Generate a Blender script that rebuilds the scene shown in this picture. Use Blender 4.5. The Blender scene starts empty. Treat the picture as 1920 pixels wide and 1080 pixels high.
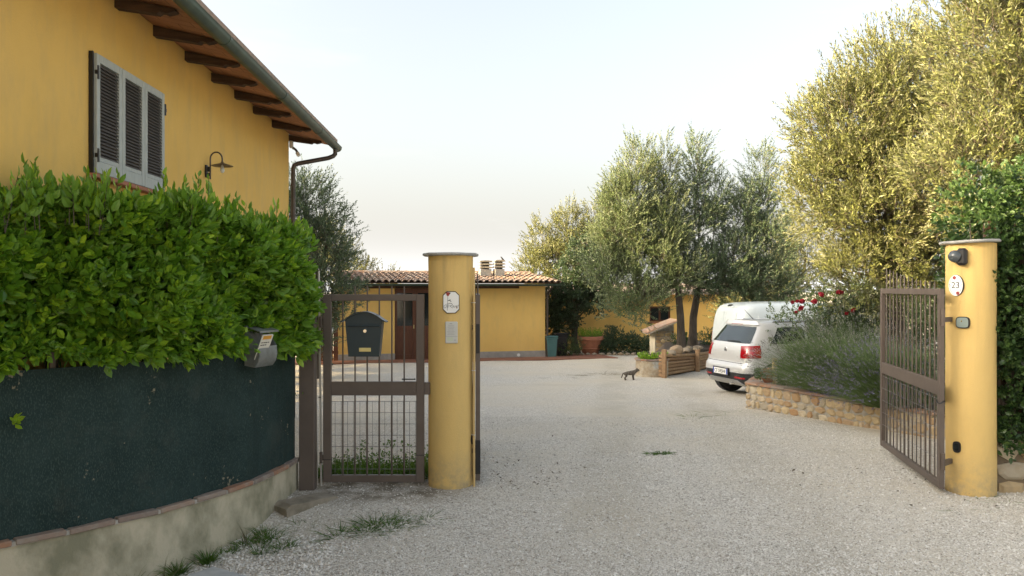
import bpy, bmesh, math, random
import numpy as np
from mathutils import Vector, Matrix

# ------------------------------------------------------------------ camera, sky, sun, exposure
scene = bpy.context.scene
COL = scene.collection
R = math.radians

cam_data = bpy.data.cameras.new('camera')
cam_data.sensor_width = 36.0
cam_data.lens = 28.125
cam_data.clip_start = 0.05
cam_data.clip_end = 1500.0
cam = bpy.data.objects.new('camera', cam_data)
cam.location = (0.0, 0.0, 1.75)
cam.rotation_euler = (R(90), 0, 0)
COL.objects.link(cam)
scene.camera = cam

SUN_ELEV = R(14.0)
SUN_AZ_VEC = Vector((-0.95, -0.30, 0)).normalized()          # horizontal direction towards the sun
sun_dir = Vector((SUN_AZ_VEC.x * math.cos(SUN_ELEV), SUN_AZ_VEC.y * math.cos(SUN_ELEV), math.sin(SUN_ELEV)))
SUN_ROT = math.atan2(SUN_AZ_VEC.x, SUN_AZ_VEC.y)             # clockwise from +Y

world = bpy.data.worlds.new('World')
scene.world = world
world.use_nodes = True
wn, wl = world.node_tree.nodes, world.node_tree.links
wn.clear()
w_out = wn.new('ShaderNodeOutputWorld')
w_bg = wn.new('ShaderNodeBackground')
w_sky = wn.new('ShaderNodeTexSky')
w_sky.sky_type = 'NISHITA'
w_sky.sun_disc = False
w_sky.sun_elevation = SUN_ELEV
w_sky.sun_rotation = SUN_ROT
w_sky.air_density = 1.0
w_sky.dust_density = 10.0
w_sky.ozone_density = 1.0
w_bg.inputs['Strength'].default_value = 0.15
# thin evening haze: the sky a little paler and warmer than clear air, and paling further towards the horizon all round
w_bw = wn.new('ShaderNodeRGBToBW'); wl.new(w_sky.outputs[0], w_bw.inputs[0])
w_pale = wn.new('ShaderNodeMix'); w_pale.data_type = 'RGBA'; w_pale.blend_type = 'MULTIPLY'
w_pale.inputs[0].default_value = 1.0; wl.new(w_bw.outputs[0], w_pale.inputs[6]); w_pale.inputs[7].default_value = (1.02, 1.0, .94, 1)
w_mix = wn.new('ShaderNodeMix'); w_mix.data_type = 'RGBA'; w_mix.inputs[0].default_value = .52
wl.new(w_sky.outputs[0], w_mix.inputs[6]); wl.new(w_pale.outputs[2], w_mix.inputs[7])
w_tc = wn.new('ShaderNodeTexCoord'); w_sep = wn.new('ShaderNodeSeparateXYZ'); wl.new(w_tc.outputs['Generated'], w_sep.inputs[0])
w_m1 = wn.new('ShaderNodeMath'); w_m1.operation = 'ABSOLUTE'; wl.new(w_sep.outputs[2], w_m1.inputs[0])
w_m2 = wn.new('ShaderNodeMath'); w_m2.operation = 'MULTIPLY'; wl.new(w_m1.outputs[0], w_m2.inputs[0]); w_m2.inputs[1].default_value = -9.0
w_m3 = wn.new('ShaderNodeMath'); w_m3.operation = 'EXPONENT'; wl.new(w_m2.outputs[0], w_m3.inputs[0])
w_add = wn.new('ShaderNodeMix'); w_add.data_type = 'RGBA'; w_add.blend_type = 'ADD'
w_m4 = wn.new('ShaderNodeMath'); w_m4.operation = 'MULTIPLY'; wl.new(w_m1.outputs[0], w_m4.inputs[0]); w_m4.inputs[1].default_value = -24.0
w_m5 = wn.new('ShaderNodeMath'); w_m5.operation = 'EXPONENT'; wl.new(w_m4.outputs[0], w_m5.inputs[0])
w_m6 = wn.new('ShaderNodeMath'); w_m6.operation = 'MULTIPLY_ADD'; wl.new(w_m5.outputs[0], w_m6.inputs[0]); w_m6.inputs[1].default_value = .40; wl.new(w_m3.outputs[0], w_m6.inputs[2])
w_add.clamp_factor = False
wl.new(w_m6.outputs[0], w_add.inputs[0]); wl.new(w_mix.outputs[2], w_add.inputs[6]); w_add.inputs[7].default_value = (1.42, 1.40, 1.34, 1)
# thin streaks of high cloud
w_map = wn.new('ShaderNodeMapping'); w_map.inputs['Scale'].default_value = (1.2, 1.0, 7.0); w_map.inputs['Rotation'].default_value = (.0, .22, .5); wl.new(w_tc.outputs['Generated'], w_map.inputs[0])
w_no = wn.new('ShaderNodeTexNoise'); w_no.inputs['Scale'].default_value = 2.2; w_no.inputs['Detail'].default_value = 6; w_no.inputs['Roughness'].default_value = .6; wl.new(w_map.outputs[0], w_no.inputs['Vector'])
w_cr = wn.new('ShaderNodeMapRange'); w_cr.inputs[1].default_value = .56; w_cr.inputs[2].default_value = .82; w_cr.inputs[3].default_value = 0; w_cr.inputs[4].default_value = .55; wl.new(w_no.outputs[0], w_cr.inputs[0])
w_cl = wn.new('ShaderNodeMix'); w_cl.data_type = 'RGBA'; wl.new(w_cr.outputs[0], w_cl.inputs[0]); wl.new(w_add.outputs[2], w_cl.inputs[6]); w_cl.inputs[7].default_value = (1.45, 1.42, 1.36, 1)
wl.new(w_cl.outputs[2], w_bg.inputs['Color'])
wl.new(w_bg.outputs[0], w_out.inputs['Surface'])

sun_data = bpy.data.lights.new('sun', 'SUN')
sun_data.energy = 3.7
sun_data.angle = R(0.5)
sun_data.color = (1.0, 0.74, 0.37)
sun = bpy.data.objects.new('sun', sun_data)
sun.rotation_euler = sun_dir.to_track_quat('Z', 'Y').to_euler()
sun.location = (-20, -6, 12)
COL.objects.link(sun)

scene.view_settings.view_transform = 'Standard'
scene.view_settings.look = 'None'
scene.view_settings.exposure = 2.38
scene.view_settings.gamma = 1.0
scene.view_settings.use_curve_mapping = False

# ------------------------------------------------------------------ helpers
def world_of(o):
    m = o.matrix_basis.copy()
    p = o.parent
    while p is not None:
        m = p.matrix_basis @ m
        p = p.parent
    return m

def np_mesh(name, V, F, mat=None, smooth=False, attr=None):
    """one mesh from arrays: V (n,3); F (m,k) all faces of k corners"""
    V = np.asarray(V, dtype=np.float32); F = np.asarray(F, dtype=np.int32)
    me = bpy.data.meshes.new(name)
    me.vertices.add(len(V)); me.vertices.foreach_set('co', V.ravel())
    m, k = F.shape
    me.loops.add(m * k); me.loops.foreach_set('vertex_index', F.ravel())
    me.polygons.add(m)
    me.polygons.foreach_set('loop_start', np.arange(0, m * k, k, dtype=np.int32))
    me.polygons.foreach_set('use_smooth', np.full(m, smooth, dtype=bool))
    if attr is not None:
        a = me.attributes.new('tint', 'FLOAT', 'POINT')
        a.data.foreach_set('value', np.asarray(attr, dtype=np.float32))
    me.update(calc_edges=True)
    if mat: me.materials.append(mat)
    return me

def link(name, me, parent=None, loc=(0, 0, 0), rot=(0, 0, 0), scale=(1, 1, 1)):
    o = bpy.data.objects.new(name, me)
    COL.objects.link(o)
    if parent is not None: o.parent = parent
    o.location = loc; o.rotation_euler = rot; o.scale = scale
    return o

def tag(o, label=None, cat=None, group=None, kind=None):
    if label: o['label'] = label
    if cat: o['category'] = cat
    if group: o['group'] = group
    if kind: o['kind'] = kind
    return o

def thing(name, label, cat, loc=(0, 0, 0), rotz=0.0, group=None):
    o = bpy.data.objects.new(name, None)
    COL.objects.link(o)
    o.empty_display_size = 0.2
    o.location = loc; o.rotation_euler = (0, 0, rotz)
    return tag(o, label, cat, group)

class MB:
    """collects primitives and links them as one mesh object"""
    def __init__(self):
        self.v = []; self.f = []
    def add(self, vs, fs):
        b = len(self.v)
        self.v.extend([tuple(p) for p in vs])
        self.f.extend([tuple(i + b for i in f) for f in fs])
        return self
    def box(self, c, s, rot=None, bev=0.0):
        x, y, z = s[0] / 2, s[1] / 2, s[2] / 2
        if bev <= 0:
            vs = [Vector((sx * x, sy * y, sz * z)) for sz in (-1, 1) for sy in (-1, 1) for sx in (-1, 1)]
            fs = [(0, 2, 3, 1), (4, 5, 7, 6), (0, 1, 5, 4), (2, 6, 7, 3), (0, 4, 6, 2), (1, 3, 7, 5)]
        else:
            b = min(bev, x * .9, y * .9, z * .9)
            vs = []; idx = {}
            for sx in (-1, 1):
                for sy in (-1, 1):
                    for sz in (-1, 1):
                        for ax in range(3):
                            p = [sx * (x - b), sy * (y - b), sz * (z - b)]
                            p[ax] = (sx * x, sy * y, sz * z)[ax]
                            idx[(sx, sy, sz, ax)] = len(vs); vs.append(Vector(p))
            fs = []
            q = [(-1, -1), (1, -1), (1, 1), (-1, 1)]
            for sgn in (-1, 1):
                for ax in range(3):
                    loop = []
                    for (a, b2) in q:
                        k = [0, 0, 0]; k[ax] = sgn; k[(ax + 1) % 3] = a; k[(ax + 2) % 3] = b2
                        loop.append(idx[(k[0], k[1], k[2], ax)])
                    fs.append(tuple(loop if sgn > 0 else loop[::-1]))
            for ax in range(3):
                b1, b2 = (ax + 1) % 3, (ax + 2) % 3
                for s1 in (-1, 1):
                    for s2 in (-1, 1):
                        def K(sa, axis):
                            k = [0, 0, 0]; k[ax] = sa; k[b1] = s1; k[b2] = s2
                            return idx[(k[0], k[1], k[2], axis)]
                        l = (K(-1, b1), K(1, b1), K(1, b2), K(-1, b2))
                        fs.append(l if s1 * s2 < 0 else l[::-1])
            for sx in (-1, 1):
                for sy in (-1, 1):
                    for sz in (-1, 1):
                        l = tuple(idx[(sx, sy, sz, a)] for a in range(3))
                        fs.append(l if sx * sy * sz > 0 else l[::-1])
        if rot is not None:
            vs = [rot @ p for p in vs]
        c = Vector(c)
        return self.add([p + c for p in vs], fs)
    def beam(self, p0, p1, w, h, up=(0, 0, 1), bev=0.0):
        """a bar of section w (sideways) x h (towards up) from p0 to p1"""
        p0, p1 = Vector(p0), Vector(p1)
        d = p1 - p0; L = d.length; d.normalize()
        up = Vector(up); s = d.cross(up).normalized(); u = s.cross(d).normalized()
        m = Matrix((s, d, u)).transposed()
        return self.box((p0 + p1) / 2, (w, L, h), m, bev)
    def tube(self, path, rad, n=8, caps=True):
        path = [Vector(p) for p in path]
        if not hasattr(rad, '__len__'): rad = [rad] * len(path)
        rings = []; prev = None
        for i, p in enumerate(path):
            if i == 0: d = path[1] - p
            elif i == len(path) - 1: d = p - path[i - 1]
            else: d = (path[i + 1] - p).normalized() + (p - path[i - 1]).normalized()
            d = d.normalized()
            if prev is None:
                a = Vector((0, 0, 1)) if abs(d.z) < .9 else Vector((1, 0, 0))
                s = d.cross(a).normalized()
            else:
                s = (prev - d * prev.dot(d)).normalized()
            prev = s
            t = d.cross(s)
            rings.append([p + (s * math.cos(2 * math.pi * k / n) + t * math.sin(2 * math.pi * k / n)) * rad[i] for k in range(n)])
        vs = [q for r in rings for q in r]; fs = []
        for i in range(len(rings) - 1):
            for k in range(n):
                a, b = i * n + k, i * n + (k + 1) % n
                fs.append((a, b, b + n, a + n))
        if caps:
            fs.append(tuple(range(n))[::-1]); fs.append(tuple(range((len(rings) - 1) * n, len(rings) * n)))
        return self.add(vs, fs)
    def cyl(self, p0, p1, r, n=12, r1=None):
        return self.tube([p0, p1], [r, r if r1 is None else r1], n)
    def lathe(self, prof, c=(0, 0, 0), n=24, rot=None, caps=True):
        vs = []; fs = []
        for (r, z) in prof:
            for k in range(n):
                a = 2 * math.pi * k / n
                vs.append(Vector((r * math.cos(a), r * math.sin(a), z)))
        for i in range(len(prof) - 1):
            for k in range(n):
                a, b = i * n + k, i * n + (k + 1) % n
                fs.append((a, b, b + n, a + n))
        if caps:
            fs.append(tuple(range(n))[::-1]); fs.append(tuple(range((len(prof) - 1) * n, len(prof) * n)))
        if rot is not None: vs = [rot @ v for v in vs]
        c = Vector(c)
        return self.add([v + c for v in vs], fs)
    def prism(self, poly, d0, d1, frame=None):
        """poly in local (x,z), extruded along local y from d0 to d1; frame a 4x4"""
        n = len(poly)
        vs = [Vector((p[0], d0, p[1])) for p in poly] + [Vector((p[0], d1, p[1])) for p in poly]
        fs = [tuple(range(n)), tuple(range(n, 2 * n))[::-1]]
        for i in range(n):
            j = (i + 1) % n
            fs.append((i, i + n, j + n, j))
        if frame is not None: vs = [frame @ v for v in vs]
        return self.add(vs, fs)
    def grid(self, pts, nu, nv):
        fs = [(i * nv + j, i * nv + j + 1, (i + 1) * nv + j + 1, (i + 1) * nv + j) for i in range(nu - 1) for j in range(nv - 1)]
        return self.add(pts, fs)
    def xf(self, m):
        self.v = [tuple(m @ Vector(p)) for p in self.v]
        return self
    def mesh(self, name, mat=None, smooth=False):
        me = bpy.data.meshes.new(name)
        me.from_pydata(self.v, [], self.f)
        if smooth:
            me.polygons.foreach_set('use_smooth', [True] * len(me.polygons))
        if mat: me.materials.append(mat)
        me.update()
        return me
    def fix(self, me):
        bm = bmesh.new(); bm.from_mesh(me)
        bmesh.ops.recalc_face_normals(bm, faces=bm.faces)
        bm.to_mesh(me); bm.free()
    def build(self, name, mat, parent=None, smooth=False, local=False, angle=None):
        """vertices are in world space unless local; the object's origin is its parent's"""
        if parent is not None and not local:
            self.xf(world_of(parent).inverted())
        me = self.mesh(name, mat, smooth)
        self.fix(me)
        if angle is not None:
            try: me.shade_smooth(); me.set_sharp_from_angle(angle=R(angle))
            except Exception: pass
        return link(name, me, parent)

def arr_obj(name, V, F, mat, parent=None, attr=None, smooth=False):
    """array mesh in world space, linked under parent"""
    if parent is not None:
        inv = np.array(world_of(parent).inverted())
        V = np.asarray(V) @ inv[:3, :3].T + inv[:3, 3]
    return link(name, np_mesh(name, V, F, mat, smooth, attr), parent)

def smooth01(x):
    x = np.clip(x, 0, 1); return x * x * (3 - 2 * x)

def ground_z(x, y):
    z = np.interp(y, [-60, 4.5, 5.8, 6.7, 7.3, 10, 16.2, 25, 40, 500], [-.3, -.13, -.085, -.01, 0, -.11, -.36, -.55, -.7, -1.0])
    z = z - .075 * smooth01((-.8 - np.asarray(x)) / 1.2) * smooth01((6.9 - np.asarray(y)) / .8)
    return z
def gz(x, y): return float(ground_z(x, y))

# ------------------------------------------------------------------ materials
def new_mat(name):
    m = bpy.data.materials.new(name); m.use_nodes = True
    nt = m.node_tree; nt.nodes.clear()
    out = nt.nodes.new('ShaderNodeOutputMaterial')
    b = nt.nodes.new('ShaderNodeBsdfPrincipled')
    nt.links.new(b.outputs[0], out.inputs[0])
    return m, nt, b, out

def N(nt, typ, **kw):
    n = nt.nodes.new(typ)
    for k, v in kw.items():
        if k in n.inputs: n.inputs[k].default_value = v
        else: setattr(n, k, v)
    return n

def rgb(c): return (c[0], c[1], c[2], 1.0)

def ramp(nt, fac, stops):
    r = nt.nodes.new('ShaderNodeValToRGB')
    el = r.color_ramp.elements
    while len(el) < len(stops): el.new(0.5)
    for e, (p, c) in zip(el, stops):
        e.position = p; e.color = rgb(c)
    nt.links.new(fac, r.inputs[0])
    return r

def mixc(nt, fac, a, b, mode='MIX'):
    m = nt.nodes.new('ShaderNodeMix'); m.data_type = 'RGBA'; m.blend_type = mode
    for sock, val in ((m.inputs[0], fac), (m.inputs[6], a), (m.inputs[7], b)):
        if isinstance(val, bpy.types.NodeSocket): nt.links.new(val, sock)
        elif isinstance(val, (int, float)): sock.default_value = val
        else: sock.default_value = rgb(val)
    return m.outputs[2]

def noise(nt, scale, detail=4, rough=.55, coord=None, vec_scale=None):
    n = nt.nodes.new('ShaderNodeTexNoise')
    n.inputs['Scale'].default_value = scale; n.inputs['Detail'].default_value = detail; n.inputs['Roughness'].default_value = rough
    if coord is None:
        g = nt.nodes.new('ShaderNodeNewGeometry'); coord = g.outputs['Position']
    if vec_scale is not None:
        mp = nt.nodes.new('ShaderNodeMapping'); mp.inputs['Scale'].default_value = vec_scale
        nt.links.new(coord, mp.inputs[0]); coord = mp.outputs[0]
    nt.links.new(coord, n.inputs['Vector'])
    return n

def bump(nt, b, height, strength=.3, dist=.01):
    n = nt.nodes.new('ShaderNodeBump')
    n.inputs['Strength'].default_value = strength; n.inputs['Distance'].default_value = dist
    nt.links.new(height, n.inputs['Height']); nt.links.new(n.outputs[0], b.inputs['Normal'])
    return n

def mat_rough(name, c, c2=None, rough=.8, scale=6, bscale=60, bstr=.25, bdist=.004, metal=0.0, spec=.3, vec_scale=None, lo=.35, hi=.65):
    """two-tone noise colour with fine relief"""
    m, nt, b, out = new_mat(name)
    c2 = c2 or tuple(x * .8 for x in c)
    n = noise(nt, scale, 6, .6, vec_scale=vec_scale)
    r = ramp(nt, n.outputs[0], [(lo, c2), (hi, c)])
    nt.links.new(r.outputs[0], b.inputs['Base Color'])
    b.inputs['Roughness'].default_value = rough; b.inputs['Metallic'].default_value = metal
    b.inputs['Specular IOR Level'].default_value = spec
    if bstr > 0:
        n2 = noise(nt, bscale, 4, .6, vec_scale=vec_scale)
        bump(nt, b, n2.outputs[0], bstr, bdist)
    return m

def mat_plaster(name, c, stain, dark, weathered=False):
    """painted render: broad blotches, faint runs, pitting"""
    m, nt, b, out = new_mat(name)
    n1 = noise(nt, 1.1, 5, .6)
    n2 = noise(nt, 5.0, 6, .65, vec_scale=(1, 1, .35))
    n3 = noise(nt, 38, 5, .7)
    col = mixc(nt, ramp(nt, n1.outputs[0], [(.3, (0, 0, 0)), (.75, (1, 1, 1))]).outputs[0], c, stain)
    f2 = ramp(nt, n2.outputs[0], [(.47, (0, 0, 0)), (.76, (.62, .62, .62))]).outputs[0]
    col = mixc(nt, f2, col, dark)
    f3 = ramp(nt, n3.outputs[0], [(.62, (0, 0, 0)), (.78, (.3, .3, .3))]).outputs[0]
    col = mixc(nt, f3, col, dark)
    if weathered:
        # rain runs under the cap and splashed dirt at the foot
        g = nt.nodes.new('ShaderNodeNewGeometry'); sx = N(nt, 'ShaderNodeSeparateXYZ'); nt.links.new(g.outputs['Position'], sx.inputs[0])
        run = noise(nt, 16, 4, .6, vec_scale=(1, 1, .06))
        rf = ramp(nt, run.outputs[0], [(.48, (0, 0, 0)), (.72, (.55, .55, .55))]).outputs[0]
        mr = N(nt, 'ShaderNodeMapRange'); nt.links.new(sx.outputs[2], mr.inputs[0]); mr.inputs[1].default_value = .9; mr.inputs[2].default_value = 2.05
        mu = N(nt, 'ShaderNodeMath', operation='MULTIPLY'); nt.links.new(rf, mu.inputs[0]); nt.links.new(mr.outputs[0], mu.inputs[1])
        col = mixc(nt, mu.outputs[0], col, (.40, .29, .13))
        sp = noise(nt, 11, 6, .75)
        mr2 = N(nt, 'ShaderNodeMapRange'); nt.links.new(sx.outputs[2], mr2.inputs[0]); mr2.inputs[1].default_value = .34; mr2.inputs[2].default_value = -.02
        mu2 = N(nt, 'ShaderNodeMath', operation='MULTIPLY'); nt.links.new(ramp(nt, sp.outputs[0], [(.36, (0, 0, 0)), (.66, (1, 1, 1))]).outputs[0], mu2.inputs[0]); nt.links.new(mr2.outputs[0], mu2.inputs[1])
        col = mixc(nt, mu2.outputs[0], col, (.36, .29, .18))
    nt.links.new(col, b.inputs['Base Color'])
    b.inputs['Roughness'].default_value = .9; b.inputs['Specular IOR Level'].default_value = .2
    n4 = noise(nt, 90, 5, .7)
    n5 = noise(nt, 7, 3, .5)
    ad = N(nt, 'ShaderNodeMath', operation='ADD'); nt.links.new(n4.outputs[0], ad.inputs[0]); nt.links.new(n5.outputs[0], ad.inputs[1])
    bump(nt, b, ad.outputs[0], .5, .006)
    return m

def mat_leaf(name, dark, light, back=None, transl=.3, rough=.45, tint=False, spec=.4, wide=False):
    m, nt, b, out = new_mat(name)
    g = nt.nodes.new('ShaderNodeNewGeometry')
    stops = [(0, tuple(x * .55 for x in dark)), (.55, tuple((x + y) / 2 for x, y in zip(dark, light))), (1, tuple(x * 1.3 for x in light))] if wide else [(0, dark), (1, light)]
    col = ramp(nt, g.outputs['Random Per Island'], stops).outputs[0]
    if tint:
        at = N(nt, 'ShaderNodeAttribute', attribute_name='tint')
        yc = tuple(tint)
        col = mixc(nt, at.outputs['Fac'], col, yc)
    if back is not None:
        col = mixc(nt, g.outputs['Backfacing'], col, back)
    nt.links.new(col, b.inputs['Base Color'])
    b.inputs['Roughness'].default_value = rough; b.inputs['Specular IOR Level'].default_value = spec
    t = nt.nodes.new('ShaderNodeBsdfTranslucent')
    tc = mixc(nt, .5, col, (light[0] * 1.4, light[1] * 1.5, light[2] * .75))
    nt.links.new(tc, t.inputs[0])
    mx = nt.nodes.new('ShaderNodeMixShader'); mx.inputs[0].default_value = transl
    nt.links.new(b.outputs[0], mx.inputs[1]); nt.links.new(t.outputs[0], mx.inputs[2]); nt.links.new(mx.outputs[0], out.inputs[0])
    return m

def mat_plain(name, c, rough=.5, metal=0.0, spec=.4, var=.0):
    m, nt, b, out = new_mat(name)
    b.inputs['Base Color'].default_value = rgb(c)
    b.inputs['Roughness'].default_value = rough; b.inputs['Metallic'].default_value = metal
    b.inputs['Specular IOR Level'].default_value = spec
    return m

def mat_island(name, stops, rough=.85, bscale=40, bstr=.4, bdist=.005, grime=(.2, .18, .15), g_amt=.5):
    """each loose piece or object takes its own tone, with grime on top"""
    m, nt, b, out = new_mat(name)
    oi = nt.nodes.new('ShaderNodeObjectInfo')
    g = nt.nodes.new('ShaderNodeNewGeometry')
    ad = N(nt, 'ShaderNodeMath', operation='ADD'); nt.links.new(oi.outputs['Random'], ad.inputs[0]); nt.links.new(g.outputs['Random Per Island'], ad.inputs[1])
    fr = N(nt, 'ShaderNodeMath', operation='FRACT'); nt.links.new(ad.outputs[0], fr.inputs[0])
    col = ramp(nt, fr.outputs[0], stops).outputs[0]
    n1 = noise(nt, 14, 6, .65)
    f = ramp(nt, n1.outputs[0], [(.45, (0, 0, 0)), (.7, (g_amt, g_amt, g_amt))]).outputs[0]
    col = mixc(nt, f, col, grime)
    nt.links.new(col, b.inputs['Base Color'])
    b.inputs['Roughness'].default_value = rough; b.inputs['Specular IOR Level'].default_value = .25
    n2 = noise(nt, bscale, 6, .7)
    bump(nt, b, n2.outputs[0], bstr, bdist)
    return m

M = {}
M['house'] = mat_plaster('house_plaster', (.70, .46, .135), (.62, .395, .105), (.53, .37, .145))
M['post'] = mat_plaster('post_plaster', (.69, .485, .185), (.64, .44, .155), (.54, .39, .165), True)
M['garage'] = mat_plaster('garage_plaster', (.76, .51, .165), (.72, .47, .145), (.60, .42, .16))
M['plinth'] = mat_rough('grey_plinth', (.36, .34, .31), (.28, .27, .25))
M['concrete'] = mat_rough('wall_concrete', (.50, .45, .33), (.235, .225, .15), scale=4.2, bscale=45, bstr=.6, bdist=.008, lo=.34, hi=.60, vec_scale=(1, 1, .7))
M['coping'] = mat_island('coping_brick', [(0, (.30, .16, .10)), (.35, (.36, .20, .12)), (.6, (.30, .22, .17)), (1, (.22, .17, .14))], grime=(.30, .28, .24), g_amt=.75)
M['mortar'] = mat_rough('mortar', (.42, .39, .34), (.30, .28, .24), scale=20, bscale=90, bstr=.5)
M['slate'] = mat_rough('cap_slate', (.40, .39, .36), (.27, .27, .255), scale=9, bscale=30, bstr=.5, bdist=.006)
M['iron'] = mat_rough('brown_paint', (.125, .098, .080), (.105, .081, .066), rough=.5, scale=5, bscale=140, bstr=.08, spec=.4)
M['wire'] = mat_plain('galvanised_wire', (.22, .21, .20), .5, .6)
M['black'] = mat_plain('black_plastic', (.016, .016, .017), .4)
M['mailbox'] = mat_rough('mailbox_paint', (.013, .031, .041), (.011, .027, .036), rough=.38, scale=4, bscale=200, bstr=.04, spec=.45)
M['brass'] = mat_plain('brass_plate', (.62, .52, .22), .35, .3)
M['chrome'] = mat_plain('chrome', (.75, .75, .75), .2, 1.0)
M['white'] = mat_plain('white_enamel', (.78, .78, .75), .3)
M['cream'] = mat_rough('pale_plastic', (.56, .56, .52), (.50, .50, .46), rough=.5, scale=8, bstr=0)
M['ink'] = mat_plain('black_ink', (.012, .012, .014), .5)
M['grey_ink'] = mat_plain('grey_ink', (.33, .33, .32), .6)
M['red_ink'] = mat_plain('red_glaze', (.28, .025, .02), .35)
M['soffit'] = None
M['wood_dark'] = mat_rough('beam_wood', (.085, .048, .026), (.045, .026, .016), scale=5, bscale=40, bstr=.35, vec_scale=(.6, 6, 6))
M['door_wood'] = mat_rough('door_wood', (.13, .052, .026), (.09, .036, .02), rough=.5, scale=6, bscale=40, bstr=.2, vec_scale=(6, 6, .5))
M['gutter'] = mat_rough('gutter_green', (.055, .085, .065), (.035, .058, .046), rough=.42, scale=7, bscale=50, bstr=.1, metal=.3)
M['pipe'] = mat_rough('pipe_brown', (.10, .082, .07), (.07, .058, .05), rough=.4, scale=7, bscale=50, bstr=.06, metal=.4)
M['shutter'] = mat_rough('shutter_paint', (.40, .425, .40), (.34, .365, .345), rough=.6, scale=9, bscale=70, bstr=.15, vec_scale=(4, 4, 1))
M['slat'] = mat_rough('slat_paint_shaded', (.105, .095, .088), (.08, .073, .067), rough=.6, scale=9, bscale=60, bstr=.15)  # shutter colour darkened: the shade under the slats is in the paint
M['glass'] = mat_plain('window_glass', (.015, .02, .02), .06, 0, .6)
M['terracotta'] = mat_rough('terracotta', (.40, .17, .095), (.30, .13, .08), scale=6, bscale=50, bstr=.25)
M['tile'] = mat_island('roof_tile', [(0, (.34, .20, .13)), (.35, (.37, .265, .20)), (.7, (.27, .195, .155)), (1, (.40, .32, .26))], grime=(.19, .17, .14), g_amt=.9)
M['stone'] = mat_island('field_stone', [(0, (.42, .31, .17)), (.3, (.50, .40, .25)), (.55, (.36, .22, .11)), (.8, (.52, .45, .33)), (1, (.33, .29, .22))], bscale=26, bstr=.7, bdist=.012, grime=(.30, .24, .15), g_amt=.6)
M['rock'] = mat_island('pale_rock', [(0, (.25, .20, .13)), (.5, (.30, .25, .19)), (1, (.28, .18, .09))], bscale=22, bstr=.7, bdist=.012, grime=(.3, .26, .2))
M['log'] = mat_island('log_wood', [(0, (.36, .23, .12)), (.5, (.42, .28, .16)), (1, (.28, .17, .09))], bscale=30, bstr=.5, bdist=.006, grime=(.16, .095, .05), g_amt=.6)
M['bark'] = mat_rough('olive_bark', (.13, .105, .08), (.055, .044, .034), scale=9, bscale=26, bstr=.9, bdist=.03, vec_scale=(1, 1, .25))
M['soil'] = mat_rough('soil', (.13, .10, .07), (.08, .062, .045), scale=14, bscale=60, bstr=.8, bdist=.02)
M['bin'] = mat_rough('bin_plastic', (.075, .17, .17), (.065, .15, .15), rough=.5, scale=4, bstr=0)
M['globe'] = mat_plain('globe_glass', (.7, .7, .68), .25)
M['bone'] = mat_plain('pale_pipe', (.55, .52, .46), .5)
M['yellow_pipe'] = mat_plain('yellow_conduit', (.56, .40, .17), .55)
M['zinc'] = mat_rough('zinc_sheet', (.27, .29, .29), (.18, .19, .18), rough=.5, scale=9, bscale=60, bstr=.12, metal=.5)
M['slab'] = mat_rough('concrete_cover', (.52, .53, .51), (.40, .41, .395), scale=7, bscale=80, bstr=.35)
# foliage
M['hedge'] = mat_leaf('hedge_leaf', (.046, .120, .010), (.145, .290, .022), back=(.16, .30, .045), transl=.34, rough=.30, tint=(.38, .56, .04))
M['ivy'] = mat_leaf('climber_leaf', (.018, .044, .015), (.045, .085, .025), back=(.08, .13, .045), transl=.25, rough=.36, tint=(.07, .125, .028))
M['olive'] = mat_leaf('olive_leaf_sunlit', (.095, .115, .036), (.175, .185, .060), back=(.21, .215, .12), transl=.22, rough=.42, wide=True)  # sunlit copy: golden evening light put into the leaf colour
M['olive_shaded'] = mat_leaf('olive_leaf_shaded', (.058, .100, .046), (.118, .165, .080), back=(.17, .205, .14), transl=.20, rough=.42, wide=True)  # same leaf with the shade put into a darker, greener colour
M['olive_mid'] = mat_leaf('olive_leaf_mid', (.078, .118, .046), (.150, .190, .080), back=(.19, .22, .14), transl=.24, rough=.42, wide=True)  # same leaf, tone between the sunlit and shaded copies
M['oak'] = mat_leaf('broad_leaf', (.030, .055, .026), (.065, .10, .045), back=(.09, .12, .07), transl=.2, rough=.38)
M['shrub'] = mat_leaf('shrub_leaf', (.040, .075, .022), (.10, .14, .04), back=(.10, .13, .06), transl=.25)
M['grass'] = mat_leaf('grass_blade', (.040, .095, .014), (.10, .18, .028), transl=.25)
M['cover'] = mat_leaf('cover_leaf', (.055, .115, .018), (.12, .21, .03), transl=.3)
M['dry_grass'] = mat_leaf('dry_blade', (.10, .085, .045), (.17, .15, .075), transl=.2)
M['lav'] = mat_leaf('lavender_stem', (.085, .135, .055), (.17, .23, .10), transl=.25)
M['lav_flower'] = mat_leaf('lavender_spike', (.16, .16, .18), (.27, .27, .24), transl=.2)
M['lav_purple'] = mat_leaf('lavender_spike_purple', (.12, .11, .19), (.22, .20, .30), transl=.2)
M['rose'] = mat_leaf('rose_petal', (.19, .006, .018), (.34, .015, .03), transl=.25, rough=.5)
M['dead'] = mat_leaf('dead_leaf', (.05, .035, .02), (.11, .085, .045), transl=.1)

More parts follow.
